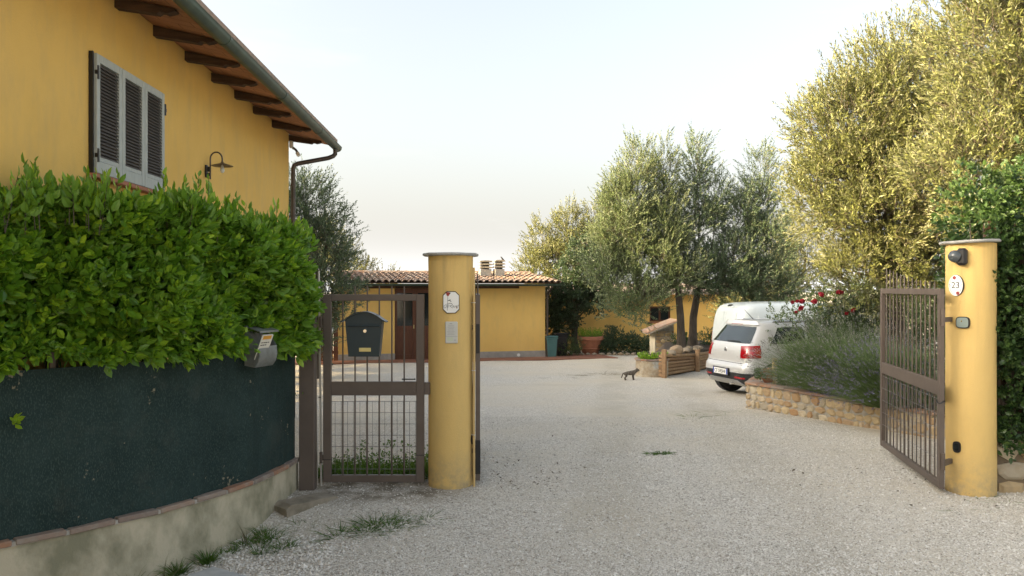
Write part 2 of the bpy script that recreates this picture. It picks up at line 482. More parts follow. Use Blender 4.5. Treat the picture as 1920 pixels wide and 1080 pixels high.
def mat_soffit():
    m, nt, b, out = new_mat('soffit_tile')
    n1 = noise(nt, 5, 5, .6)
    col = ramp(nt, n1.outputs[0], [(.3, (.34, .15, .07)), (.7, (.46, .22, .11))]).outputs[0]
    br = nt.nodes.new('ShaderNodeTexBrick'); br.inputs['Scale'].default_value = 1.0
    br.inputs['Brick Width'].default_value = .30; br.inputs['Row Height'].default_value = .14; br.inputs['Mortar Size'].default_value = .006
    br.inputs['Color1'].default_value = (1, 1, 1, 1); br.inputs['Color2'].default_value = (.82, .82, .82, 1); br.inputs['Mortar'].default_value = (.55, .55, .55, 1)
    tc = nt.nodes.new('ShaderNodeTexCoord'); nt.links.new(tc.outputs['Object'], br.inputs['Vector'])
    nt.links.new(mixc(nt, 1.0, col, br.outputs[0], 'MULTIPLY'), b.inputs['Base Color'])
    b.inputs['Roughness'].default_value = .85
    return m
M['soffit'] = mat_soffit()

def mat_gravel():
    m, nt, b, out = new_mat('gravel_ground')
    g = nt.nodes.new('ShaderNodeNewGeometry')
    v = N(nt, 'ShaderNodeTexVoronoi'); v.inputs['Scale'].default_value = 80
    nt.links.new(g.outputs['Position'], v.inputs['Vector'])
    sp = N(nt, 'ShaderNodeSeparateColor'); nt.links.new(v.outputs['Color'], sp.inputs[0])
    col = ramp(nt, sp.outputs[0], [(0, (.33, .30, .25)), (.3, (.555, .515, .445)), (.65, (.655, .615, .535)), (1, (.77, .74, .67))]).outputs[0]
    ed = ramp(nt, v.outputs['Distance'], [(.4, (1, 1, 1)), (.85, (.62, .60, .57))]).outputs[0]
    col = mixc(nt, 1.0, col, ed, 'MULTIPLY')
    big = noise(nt, .45, 5, .6)
    sandy = ramp(nt, big.outputs[0], [(.40, (0, 0, 0)), (.66, (.8, .8, .8))]).outputs[0]
    col = mixc(nt, sandy, col, (.56, .50, .395))
    # brushed earth in streaks across the yard
    st = noise(nt, 1.0, 5, .65, vec_scale=(.5, 2.2, 1))
    sf = ramp(nt, st.outputs[0], [(.56, (0, 0, 0)), (.74, (.45, .45, .45))]).outputs[0]
    col = mixc(nt, sf, col, (.42, .375, .29))
    mid = noise(nt, 9, 6, .75)
    mf = ramp(nt, mid.outputs[0], [(.60, (0, 0, 0)), (.76, (.55, .55, .55))]).outputs[0]
    col = mixc(nt, mf, col, (.20, .18, .14))
    sx = N(nt, 'ShaderNodeSeparateXYZ'); nt.links.new(g.outputs['Position'], sx.inputs[0])
    def band(sock, c, w):
        a = N(nt, 'ShaderNodeMath', operation='SUBTRACT'); nt.links.new(sock, a.inputs[0]); a.inputs[1].default_value = c
        a2 = N(nt, 'ShaderNodeMath', operation='ABSOLUTE'); nt.links.new(a.outputs[0], a2.inputs[0])
        a3 = N(nt, 'ShaderNodeMapRange'); nt.links.new(a2.outputs[0], a3.inputs[0]); a3.inputs[1].default_value = w; a3.inputs[2].default_value = w * .45
        return a3.outputs[0]
    # two worn wheel tracks curving through the gate towards the parked cars
    cv = N(nt, 'ShaderNodeMath', operation='MULTIPLY'); nt.links.new(sx.outputs[1], cv.inputs[0]); cv.inputs[1].default_value = .13
    dx = N(nt, 'ShaderNodeMath', operation='SUBTRACT'); nt.links.new(sx.outputs[0], dx.inputs[0]); nt.links.new(cv.outputs[0], dx.inputs[1])
    tn = noise(nt, 1.3, 5, .7)
    tr_ = ramp(nt, tn.outputs[0], [(.36, (0, 0, 0)), (.62, (.55, .55, .55))]).outputs[0]
    for c0 in (-.05, 1.45):
        mt = N(nt, 'ShaderNodeMath', operation='MULTIPLY'); nt.links.new(band(dx.outputs[0], c0, .42), mt.inputs[0]); nt.links.new(tr_, mt.inputs[1])
        col = mixc(nt, mt.outputs[0], col, (.40, .36, .28))
    # bare damp earth along the gate line
    bx, by = band(sx.outputs[0], -1.2, .95), band(sx.outputs[1], 6.98, .5)
    mu = N(nt, 'ShaderNodeMath', operation='MULTIPLY'); nt.links.new(bx, mu.inputs[0]); nt.links.new(by, mu.inputs[1])
    en = noise(nt, 5, 5, .7)
    er = ramp(nt, en.outputs[0], [(.3, (0, 0, 0)), (.6, (1, 1, 1))]).outputs[0]
    mu2 = N(nt, 'ShaderNodeMath', operation='MULTIPLY'); nt.links.new(mu.outputs[0], mu2.inputs[0]); nt.links.new(er, mu2.inputs[1])
    col = mixc(nt, mu2.outputs[0], col, (.17, .145, .105))
    nt.links.new(col, b.inputs['Base Color'])
    b.inputs['Roughness'].default_value = .92; b.inputs['Specular IOR Level'].default_value = .2
    inv = N(nt, 'ShaderNodeMath', operation='SUBTRACT'); inv.inputs[0].default_value = 1; nt.links.new(v.outputs['Distance'], inv.inputs[1])
    bump(nt, b, inv.outputs[0], .5, .010)
    return m
M['gravel'] = mat_gravel()
M['pebble'] = mat_island('pebble_stone', [(0, (.25, .23, .195)), (.2, (.515, .485, .425)), (.5, (.69, .655, .59)), (1, (.80, .775, .715))], rough=.9, bstr=0, grime=(.36, .32, .25), g_amt=.4)

def mat_net():
    m, nt, b, out = new_mat('shade_net_weave')
    n1 = noise(nt, 3, 6, .65)
    col = ramp(nt, n1.outputs[0], [(.3, (.013, .027, .025)), (.75, (.027, .049, .045))]).outputs[0]
    w = noise(nt, 190, 2, .5, vec_scale=(1, 1, .35))
    wf = ramp(nt, w.outputs[0], [(.52, (0, 0, 0)), (.68, (.75, .75, .75))]).outputs[0]
    col = mixc(nt, wf, col, (.055, .085, .078))
    d = noise(nt, 2.2, 6, .8)
    df = ramp(nt, d.outputs[0], [(.52, (0, 0, 0)), (.72, (.6, .6, .6))]).outputs[0]
    col = mixc(nt, df, col, (.055, .066, .056))
    s = noise(nt, 30, 2, .5)
    s2 = noise(nt, 3.5, 2, .5)
    mu = N(nt, 'ShaderNodeMath', operation='MULTIPLY'); nt.links.new(s.outputs[0], mu.inputs[0]); nt.links.new(s2.outputs[0], mu.inputs[1])
    sf = ramp(nt, mu.outputs[0], [(.415, (0, 0, 0)), (.455, (.8, .8, .8))]).outputs[0]
    col = mixc(nt, sf, col, (.26, .23, .16))
    nt.links.new(col, b.inputs['Base Color'])
    b.inputs['Roughness'].default_value = .85; b.inputs['Specular IOR Level'].default_value = .2
    fo = noise(nt, 2.6, 3, .5, vec_scale=(1, 1, .22))
    b1 = bump(nt, b, fo.outputs[0], .9, .10)
    b2 = nt.nodes.new('ShaderNodeBump'); b2.inputs['Strength'].default_value = .6; b2.inputs['Distance'].default_value = .004
    nt.links.new(w.outputs[0], b2.inputs['Height']); nt.links.new(b1.outputs[0], b2.inputs['Normal']); nt.links.new(b2.outputs[0], b.inputs['Normal'])
    return m
M['net'] = mat_net()

def mat_paint(name, c, rough=.3, coat=.6, metal=.0):
    m, nt, b, out = new_mat(name)
    n1 = noise(nt, 5, 5, .7)
    r = ramp(nt, n1.outputs[0], [(.3, tuple(x * .92 for x in c)), (.7, c)])
    nt.links.new(r.outputs[0], b.inputs['Base Color'])
    b.inputs['Roughness'].default_value = rough; b.inputs['Metallic'].default_value = metal
    b.inputs['Coat Weight'].default_value = coat; b.inputs['Coat Roughness'].default_value = .08
    return m
M['car_silver'] = mat_paint('silver_paint', (.54, .545, .54), .36, .7, .25)
M['van_white'] = mat_paint('van_white_paint', (.52, .57, .58), .35, .5)
M['car_black'] = mat_rough('bumper_plastic', (.030, .031, .034), (.024, .025, .027), rough=.6, scale=8, bstr=0)
M['tyre'] = mat_rough('tyre_rubber', (.022, .022, .022), (.03, .029, .027), rough=.85, scale=10, bstr=0)
M['car_glass'] = mat_plain('car_glass', (.018, .028, .030), .04, 0, .9)
M['red_lamp'] = mat_plain('red_lamp_lens', (.26, .004, .008), .12, 0, .7)
M['alloy'] = mat_plain('alloy_rim', (.50, .50, .50), .35, .8)
M['blue'] = mat_plain('plate_blue', (.02, .06, .35), .5)
rng = np.random.default_rng(7)
random.seed(7)

# ------------------------------------------------------------------ ground
def build_ground():
    xs = np.unique(np.concatenate([np.linspace(-300, -12, 13), np.linspace(-12, -3.2, 23), np.linspace(-3.2, 5, 60), np.linspace(5, 20, 22), np.linspace(20, 300, 13)]))
    ys = np.unique(np.concatenate([np.linspace(-80, 2, 12), np.linspace(2, 9, 60), np.linspace(9, 32, 70), np.linspace(32, 500, 24)]))
    X, Y = np.meshgrid(xs, ys, indexing='ij')
    Z = ground_z(X, Y)
    r = np.random.default_rng(3)
    und = .012 * np.sin(X * 1.7 + .6 * Y) * np.sin(Y * 1.3 - .4 * X) + .006 * np.sin(X * 4.1 + 1) * np.sin(Y * 3.7)
    inner = (np.abs(X) < 12) & (Y > 2) & (Y < 32)
    Z = Z + np.where(inner, und, 0)
    V = np.stack([X, Y, Z], -1).reshape(-1, 3)
    nx, ny = len(xs), len(ys)
    I = np.arange(nx * ny).reshape(nx, ny)
    F = np.stack([I[:-1, :-1], I[1:, :-1], I[1:, 1:], I[:-1, 1:]], -1).reshape(-1, 4)
    o = link('gravel_yard', np_mesh('gravel_yard', V, F, M['gravel'], True))
    tag(o, 'pale gravel driveway and yard running through the open gate', 'gravel yard', kind='structure')
build_ground()

_cx0 = [-4.35, -3.62, -2.97, -2.56, -2.26, -1.99, -1.885, -1.85, -1.85]; _cy0 = [3.25, 3.93, 4.62, 5.08, 5.52, 6.12, 6.6, 7.01, 20]
def build_pebbles():
    r = np.random.default_rng(11)
    n = 185000
    # more stones near the camera, thinning out through the gate
    y = 4.6 + 7.5 * r.random(n) ** 1.9
    x = (r.random(n) * 2 - 1) * (y * .68) + .0
    keep = (x > -3.3) & (x < 4.6)
    keep &= ~((x < -1.95) & (y > 6.9)) & ~(x < np.interp(y, _cy0, _cx0) - .1)
    # fewer in the bare earth along the gate line
    bare = (np.abs(x + 1.2) < .85) & (np.abs(y - 6.98) < .4)
    keep &= ~(bare & (r.random(n) < .75))
    x, y = x[keep], y[keep]; n = len(x)
    s = .0034 + .0042 * r.random(n) ** 2.2
    big = r.random(n) < .012
    s[big] *= 1.8
    left = (x < -1.2) & (y < 6.0)
    s[left] *= 1.0 + .8 * r.random(left.sum())
    # ridges of loose stone beside the wheel tracks
    z = ground_z(x, y) + .012 * np.sin(x * 1.7 + .6 * y) * np.sin(y * 1.3 - .4 * x) + .006 * np.sin(x * 4.1 + 1) * np.sin(y * 3.7)
    base = np.array([[1, 0, 0], [0, 1, 0], [-1, 0, 0], [0, -1, 0], [0, 0, 1]], float)
    V = base[None] * (s[:, None] * (1 + .5 * r.random((n, 3))))[:, None, :]
    V += (r.random((n, 5, 3)) - .5) * s[:, None, None] * .7
    a = r.random(n) * 6.283; ca, sa = np.cos(a), np.sin(a)
    Xr = V[:, :, 0] * ca[:, None] - V[:, :, 1] * sa[:, None]; Yr = V[:, :, 0] * sa[:, None] + V[:, :, 1] * ca[:, None]
    V = np.stack([Xr + x[:, None], Yr + y[:, None], V[:, :, 2] * .75 + (z + s * .25)[:, None]], -1)
    f = np.array([[0, 1, 4], [1, 2, 4], [2, 3, 4], [3, 0, 4]])
    F = (f[None] + (np.arange(n) * 5)[:, None, None]).reshape(-1, 3)
    o = link('gravel', np_mesh('gravel', V.reshape(-1, 3), F, M['pebble']))
    tag(o, 'loose pale gravel stones lying on the driveway', 'gravel', kind='stuff')
build_pebbles()

def build_paving():
    # strip of terracotta paving along the foot of the garage
    b = MB()
    pts = [(-7.0, 24.55), (1.2, 26.62), (3.2, 27.2)]
    out = []
    for (x, y) in pts:
        out.append((x, y))
    for i in range(2):
        (x0, y0), (x1, y1) = pts[i], pts[i + 1]
        d = Vector((x1 - x0, y1 - y0, 0)).normalized(); nrm = Vector((d.y, -d.x, 0))
        for (w0, w1, zt) in ((-.9, 1.0, .03),):
            vs = []
            for (px, py) in ((x0, y0), (x1, y1)):
                for w in (w0, w1):
                    q = Vector((px, py, 0)) + nrm * w
                    vs.append((q.x, q.y, gz(q.x, q.y) + zt))
                    vs.append((q.x, q.y, gz(q.x, q.y) - .2))
            b.add(vs, [(0, 4, 6, 2), (2, 6, 7, 3), (0, 2, 3, 1), (4, 5, 7, 6)])
    o = b.build('terrace_paving', mat_rough('paving_terracotta', (.27, .12, .075), (.20, .095, .06), scale=3, bscale=8, bstr=.2))
    tag(o, 'terracotta paved strip along the foot of the low yellow building', 'paving', kind='structure')
build_paving()

# ------------------------------------------------------------------ yellow house on the left
def build_house():
    H = thing('yellow_house', 'tall yellow house on the left with green gutter, timber eaves and closed grey shutters', 'house', (-3.348, 12.0, 0), math.atan(.037))
    y0, y1 = -15.0, 0.0
    MB().prism([(-8.4, -.6), (0, -.6), (0, 4.07), (-4.2, 4.994), (-8.4, 4.07)], y0, y1).build('wall', M['house'], H, local=True)
    sl = .22
    def zs(x): return 4.07 - sl * x if x > -4.2 else 4.07 - sl * (-8.4 - x)
    # soffit boards of flat tiles, then the roof above
    MB().prism([(-.02, zs(-.02) + .003), (.64, zs(.64) + .003), (.64, zs(.64) + .03), (-.02, zs(-.02) + .03)], y0 - .3, y1 + .34).build('soffit', M['soffit'], H, local=True)
    MB().prism([(-4.2, zs(-4.2) + .033), (.66, zs(.66) + .033), (.66, zs(.66) + .12), (-4.2, zs(-4.2) + .13), (-9.06, zs(.66) + .12), (-9.06, zs(.66) + .033)], y0 - .32, y1 + .36).build('roof', M['tile'], H, local=True)
    # eave beams with a shaped end
    prof = [(-.1, zs(-.1) - .003), (.53, zs(.53) - .003), (.53, 3.935), (.50, 3.925), (.46, 3.918), (.43, 3.930), (.41, 3.932), (.385, 3.915), (.33, 3.925), (.0, 3.974), (-.1, 3.982)]
    bm = MB().prism(prof, -.042, .042); me = bm.mesh('beam', M['wood_dark']); bm.fix(me)
    for k, yy in enumerate([-7.9, -7.15, -6.40, -5.65, -4.91, -4.16, -3.40, -2.60, -1.84, -.93, .06]):
        link('beam', me, H, (0, yy, 0), (0, R(random.uniform(-1, 1)), 0))
    # half-round gutter
    n = 12; ro, ri = .066, .061; gx, gzz = .650, 3.930
    poly = [(gx + ro * math.cos(math.pi + math.pi * i / n), gzz + ro * math.sin(math.pi + math.pi * i / n)) for i in range(n + 1)]
    poly += [(gx + ro + .006, gzz + .008)]
    poly += [(gx + ri * math.cos(2 * math.pi - math.pi * i / n), gzz + ri * math.sin(2 * math.pi - math.pi * i / n)) for i in range(n + 1)]
    g = MB().prism(poly, y0 - .3, y1 + .42)
    g2 = MB()
    go = g.build('gutter', M['gutter'], H, local=True, angle=40)
    cap = MB().prism([(gx + ro * math.cos(math.pi + math.pi * i / n), gzz + ro * math.sin(math.pi + math.pi * i / n)) for i in range(n + 1)], y1 + .421, y1 + .428)
    cap.build('end_cap', M['gutter'], go, local=True)
    for yy in (-9.0, -7.0, -5.05, -3.05, -1.05):
        q = [(gx + (ro + .004) * math.cos(math.pi + math.pi * i / n), gzz + (ro + .004) * math.sin(math.pi + math.pi * i / n)) for i in range(n + 1)]
        q += [(gx + (ro + .0005) * math.cos(2 * math.pi - math.pi * i / n), gzz + (ro + .0005) * math.sin(2 * math.pi - math.pi * i / n)) for i in range(n + 1)]
        MB().prism(q, yy - .03, yy + .03).build('joint', M['gutter'], go, local=True)
    # downpipe with its swan neck
    p = [(gx, .22, 3.87), (gx, .22, 3.80), (gx - .03, .21, 3.765), (gx - .10, .20, 3.735), (.12, .08, 3.63), (.065, .065, 3.60), (.05, .06, 3.55), (.05, .06, 3.0), (.05, .06, -.2)]
    dp = MB().tube(p, .034, 10).build('downpipe', M['pipe'], H, local=True, angle=50)
    for zz in (3.3, 1.9):
        MB().tube([(.05, .06, zz - .012), (.05, .06, zz + .012)], .041, 10).build('clamp', M['pipe'], dp, local=True)
    # window: black backing stands in for the dark between the slats of three shutters
    wy0, wz0, wz1, pw = -6.09, 2.605, 3.49, .423
    MB().box((.005, wy0 + 1.27 / 2, (wz0 + wz1) / 2), (.008, 1.26, wz1 - wz0 - .01)).build('pane', M['black'], H, local=True)
    MB().box((.018, wy0 - .012, (wz0 + wz1) / 2), (.030, .016, wz1 - wz0 + .02)).build('side_strip', M['black'], H, local=True)  # black strip along the near edge of the shutters
    MB().box((.03, wy0 + .635, wz0 - .025), (.085, 1.36, .035), None, .006).build('sill', M['terracotta'], H, local=True)
    slat = MB().box((0, 0, 0), (.006, pw - .10, .040), Matrix.Rotation(R(-42), 3, 'Y')).mesh('slat', M['slat'])
    for k in range(3):
        c = wy0 + pw * (k + .5)
        f = MB(); x, d = .036, .034; w = pw - .006
        st = .052
        f.box((x, c - w / 2 + st / 2, (wz0 + wz1) / 2), (d, st, wz1 - wz0), None, .003)
        f.box((x, c + w / 2 - st / 2, (wz0 + wz1) / 2), (d, st, wz1 - wz0), None, .003)
        f.box((x, c, wz1 - .03), (d - .004, w - 2 * st, .06))
        f.box((x, c, wz0 + .045), (d - .004, w - 2 * st, .088))
        f.box((x, c, wz0 + .107), (d - .010, w - 2 * st, .03))
        s = f.build('shutter', M['shutter'], H, local=True)
        ns = 27
        for i in range(ns):
            link('slat', slat, s, (x - .002, c, wz0 + .137 + (wz1 - .075 - wz0 - .137) * i / (ns - 1)))
        for zz in (wz0 + .13, wz1 - .14):
            yy = c - w / 2 + .012 if k == 0 else (c + w / 2 + .004 if k == 2 else None)
            if yy is not None:
                h = MB().box((x + .02, yy, zz), (.012, .018, .10)).box((x + .012, yy + (.014 if k == 2 else 0), zz), (.02, .03, .03))
                h.build('hinge', M['black'], s, local=True)
    # wall lamp
    L = thing('wall_lamp', 'swan neck wall lamp with flat shade on the yellow house wall', 'lamp', world_of(H) @ Vector((0, -3.614, 2.975)), math.atan(.037))
    MB().box((.012, 0, 0), (.022, .06, .13), None, .006).box((.035, 0, .02), (.03, .03, .05)).box((.035, 0, -.035), (.03, .03, .03)).build('backplate', M['black'], L, local=True)
    path = [(.05, 0, -.085), (.05, 0, .13)] + [(.05 + .062 - .062 * math.cos(t), 0, .13 + .07 * math.sin(t)) for t in np.linspace(.3, math.pi, 9)] + [(.174, 0, .085)]
    MB().tube(path, .0085, 8).build('arm', M['pipe'], L, local=True, angle=60)
    MB().lathe([(.006, .11), (.014, .092), (.03, .082), (.11, .058), (.112, .054), (.107, .055), (.03, .074), (.006, .078)], (.174, 0, 0), 24).build('lamp_shade', mat_rough('shade_brown', (.16, .12, .075), (.10, .08, .055), rough=.45, scale=12, bstr=0, metal=.3), L, local=True, angle=50)
    MB().lathe([(.004, .07), (.012, .055), (.022, .02), (.024, .005), (.016, -.012), (.003, -.019)], (.174, 0, 0), 12).build('bulb', M['globe'], L, local=True, angle=60)
    # security light on the corner
    S = thing('security_light', 'small pale spotlight on a bracket under the eaves at the house corner', 'spotlight', world_of(H) @ Vector((.0, .0, 3.86)), math.atan(.037))
    MB().box((.03, .03, .05), (.055, .06, .11), None, .012).build('bracket', M['cream'], S, local=True)
    MB().tube([(.05, .04, .0), (.075, .04, -.015), (.10, .03, -.035), (.115, .02, -.06)], [.022, .018, .018, .02], 8).build('arm', M['zinc'], S, local=True, angle=60)
    MB().box((.135, .01, -.10), (.055, .05, .07), Matrix.Rotation(R(-28), 3, 'Y'), .01).build('lamp_head', M['white'], S, local=True)
    return H
HOUSE = build_house()

# ------------------------------------------------------------------ curved garden wall, shade net and hedge
PATH = [Vector(p) for p in [(-5.3, 2.55), (-4.35, 3.25), (-3.62, 3.93), (-2.97, 4.62), (-2.56, 5.08), (-2.26, 5.52), (-1.99, 6.12), (-1.885, 6.6), (-1.85, 7.01)]]
def catmull(P, n=12):
    out = []
    Q = [P[0] * 2 - P[1]] + P + [P[-1] * 2 - P[-2]]
    for i in range(1, len(Q) - 2):
        p0, p1, p2, p3 = Q[i - 1], Q[i], Q[i + 1], Q[i + 2]
        for k in range(n):
            t = k / n
            out.append(.5 * ((2 * p1) + (p2 - p0) * t + (2 * p0 - 5 * p1 + 4 * p2 - p3) * t * t + (3 * p1 - p0 - 3 * p2 + p3) * t ** 3))
    out.append(P[-1]); return out
CURVE = catmull(PATH)
_arc = np.concatenate([[0], np.cumsum([(CURVE[i + 1] - CURVE[i]).length for i in range(len(CURVE) - 1)])])
SLEN = float(_arc[-1])
_cx = np.array([p.x for p in CURVE]); _cy = np.array([p.y for p in CURVE])
def path_xy(s):
    return np.interp(s, _arc, _cx), np.interp(s, _arc, _cy)
def path_nrm(s):
    e = .08
    x0, y0 = path_xy(np.asarray(s) - e); x1, y1 = path_xy(np.asarray(s) + e)
    dx, dy = x1 - x0, y1 - y0
    l = np.sqrt(dx * dx + dy * dy) + 1e-9
    return dy / l, -dx / l                                    # outward, towards the road
def along(s, off, z):
    x, y = path_xy(s); nx, ny = path_nrm(s)
    return Vector((float(x + nx * off), float(y + ny * off), z))

def strip(off0, off1, z0, z1, n=64, s0=0.0, s1=None, wav=0.0):
    s1 = SLEN if s1 is None else s1
    vs, fs = [], []
    for i in range(n + 1):
        s = s0 + (s1 - s0) * i / n
        w = wav * (math.sin(s * 9.1) + .6 * math.sin(s * 23.0 + 1))
        zz0 = z0(s) if callable(z0) else z0
        vs += [along(s, off0 + w, zz0), along(s, off0 + w * .5, z1), along(s, off1, z1), along(s, off1, zz0)]
    for i in range(n):
        a = i * 4
        for k in range(4):
            fs.append((a + k, a + (k + 1) % 4, a + 4 + (k + 1) % 4, a + 4 + k))
    fs += [(0, 3, 2, 1), (n * 4, n * 4 + 1, n * 4 + 2, n * 4 + 3)]
    return vs, fs

W = thing('garden_wall', 'low curved rendered wall with brick coping below the green net', 'wall', (-2.47, 5.62, -.1))
MB().add(*strip(-.025, -.19, -.45, .235)).build('wall_body', M['concrete'], W, angle=40)
cop = MB().box((0, 0, 0), (.178, .272, .034), None, .006).mesh('coping_brick', M['coping'])
mort = MB()
ncop = int(SLEN / .285)
inv = world_of(W).inverted()
for i in range(ncop):
    s = (i + .5) * SLEN / ncop
    nx, ny = path_nrm(s); p = along(s, -.088 + random.uniform(-.004, .004), .2535 + random.uniform(-.002, .003))
    o = link('coping_brick', cop, W, inv @ p, (random.uniform(-.02, .02), random.uniform(-.025, .015), math.atan2(ny, nx) + random.uniform(-.02, .02)))
mort.add(*strip(-.006, -.172, .2362, .2625))
mort.build('mortar_joint', M['mortar'], W)

NET = thing('shade_net', 'dark green shade net stretched along the curved wall under the hedge', 'net', (-2.47, 5.62, .27))
MB().add(*strip(-.055, -.063, .262, 1.26, 160, wav=.009)).build('net_cloth', M['net'], NET, angle=60)
for s in np.linspace(.6, SLEN - .5, 6):
    MB().tube([along(float(s), -.095, .0), along(float(s), -.095, 1.9)], .02, 8).build('fence_post', M['iron'], NET)
MB().tube([along(float(s), -.082, 1.24) for s in np.linspace(0, SLEN, 40)], .004, 5).build('tension_wire', M['wire'], NET)

# ---- leaves: pointed ovals folded along the midrib
def leaf_arrays(base, axis, side, L, Wd, fold=.25, droop=.15, shape=6):
    """base, axis, side: (n,3); returns V (n*shape,3) and faces"""
    n = len(base)
    nrm = np.cross(axis, side)
    L = L[:, None]; Wd = Wd[:, None]
    def at(t, w, h): return base + axis * L * t + side * Wd * w + nrm * (L * h)
    if shape == 4:
        V = np.stack([at(0, 0, 0), at(.45, .5, fold * .12), at(1, 0, -droop), at(.45, -.5, fold * .12)], 1)
        f = np.array([[0, 1, 2], [0, 2, 3]])
    else:
        V = np.stack([at(0, 0, 0), at(.32, .5, fold * .3), at(.70, .40, fold * .2 - droop * .4), at(1, 0, -droop), at(.70, -.40, fold * .2 - droop * .4), at(.32, -.5, fold * .3), at(.5, 0, -droop * .15)], 1)
        f = np.array([[0, 1, 6], [1, 2, 6], [2, 3, 6], [3, 4, 6], [4, 5, 6], [5, 0, 6]])
    k = V.shape[1]
    F = (f[None] + (np.arange(n) * k)[:, None, None]).reshape(-1, 3)
    return V.reshape(-1, 3), F

def unit(v): return v / (np.linalg.norm(v, axis=-1, keepdims=True) + 1e-9)

def shoots(P, D, rng, per, length, Lr, Wr, spread=.9, tint0=0.0, tint1=.8, shape=7, fold=.3, droop=.15, tipsize=.7):
    """leaf rosettes along shoots starting at P (n,3) with directions D; returns V,F,tint, and the leaves' frames"""
    n = len(P)
    a = np.where(np.abs(D[:, 2:3]) < .9, np.array([[0, 0, 1.]]), np.array([[1., 0, 0]]))
    s = unit(np.cross(D, a)); t = np.cross(D, s)
    bs, ax, sd, Ls, Ws, tn = [], [], [], [], [], []
    ph0 = rng.random(n) * 6.283
    own = rng.random(n)
    for k in range(per):
        u = (k + .5) / per
        ph = ph0 + k * 2.4 + rng.normal(0, .25, n)
        rad = s * np.cos(ph)[:, None] + t * np.sin(ph)[:, None]
        open_ = spread * (1.15 - .75 * u)
        A = unit(D * (1 - open_ * .55) + rad * open_ + rng.normal(0, .16, (n, 3)))
        S = unit(np.cross(A, D) + rng.normal(0, .25, (n, 3)))
        S = unit(S - A * (S * A).sum(1, keepdims=True))
        bs.append(P + D * (length * u)[:, None]); ax.append(A); sd.append(S)
        sz = (1 - (1 - tipsize) * u ** 3) * (.55 + .75 * rng.random(n))
        Ls.append(Lr * sz); Ws.append(Wr * sz)
        tn.append(np.clip(tint0 + (tint1 - tint0) * u ** 1.3 * own * 1.3 + rng.normal(0, .04, n), 0, 1))
    return (np.concatenate(bs), np.concatenate(ax), np.concatenate(sd), np.concatenate(Ls), np.concatenate(Ws), np.concatenate(tn))

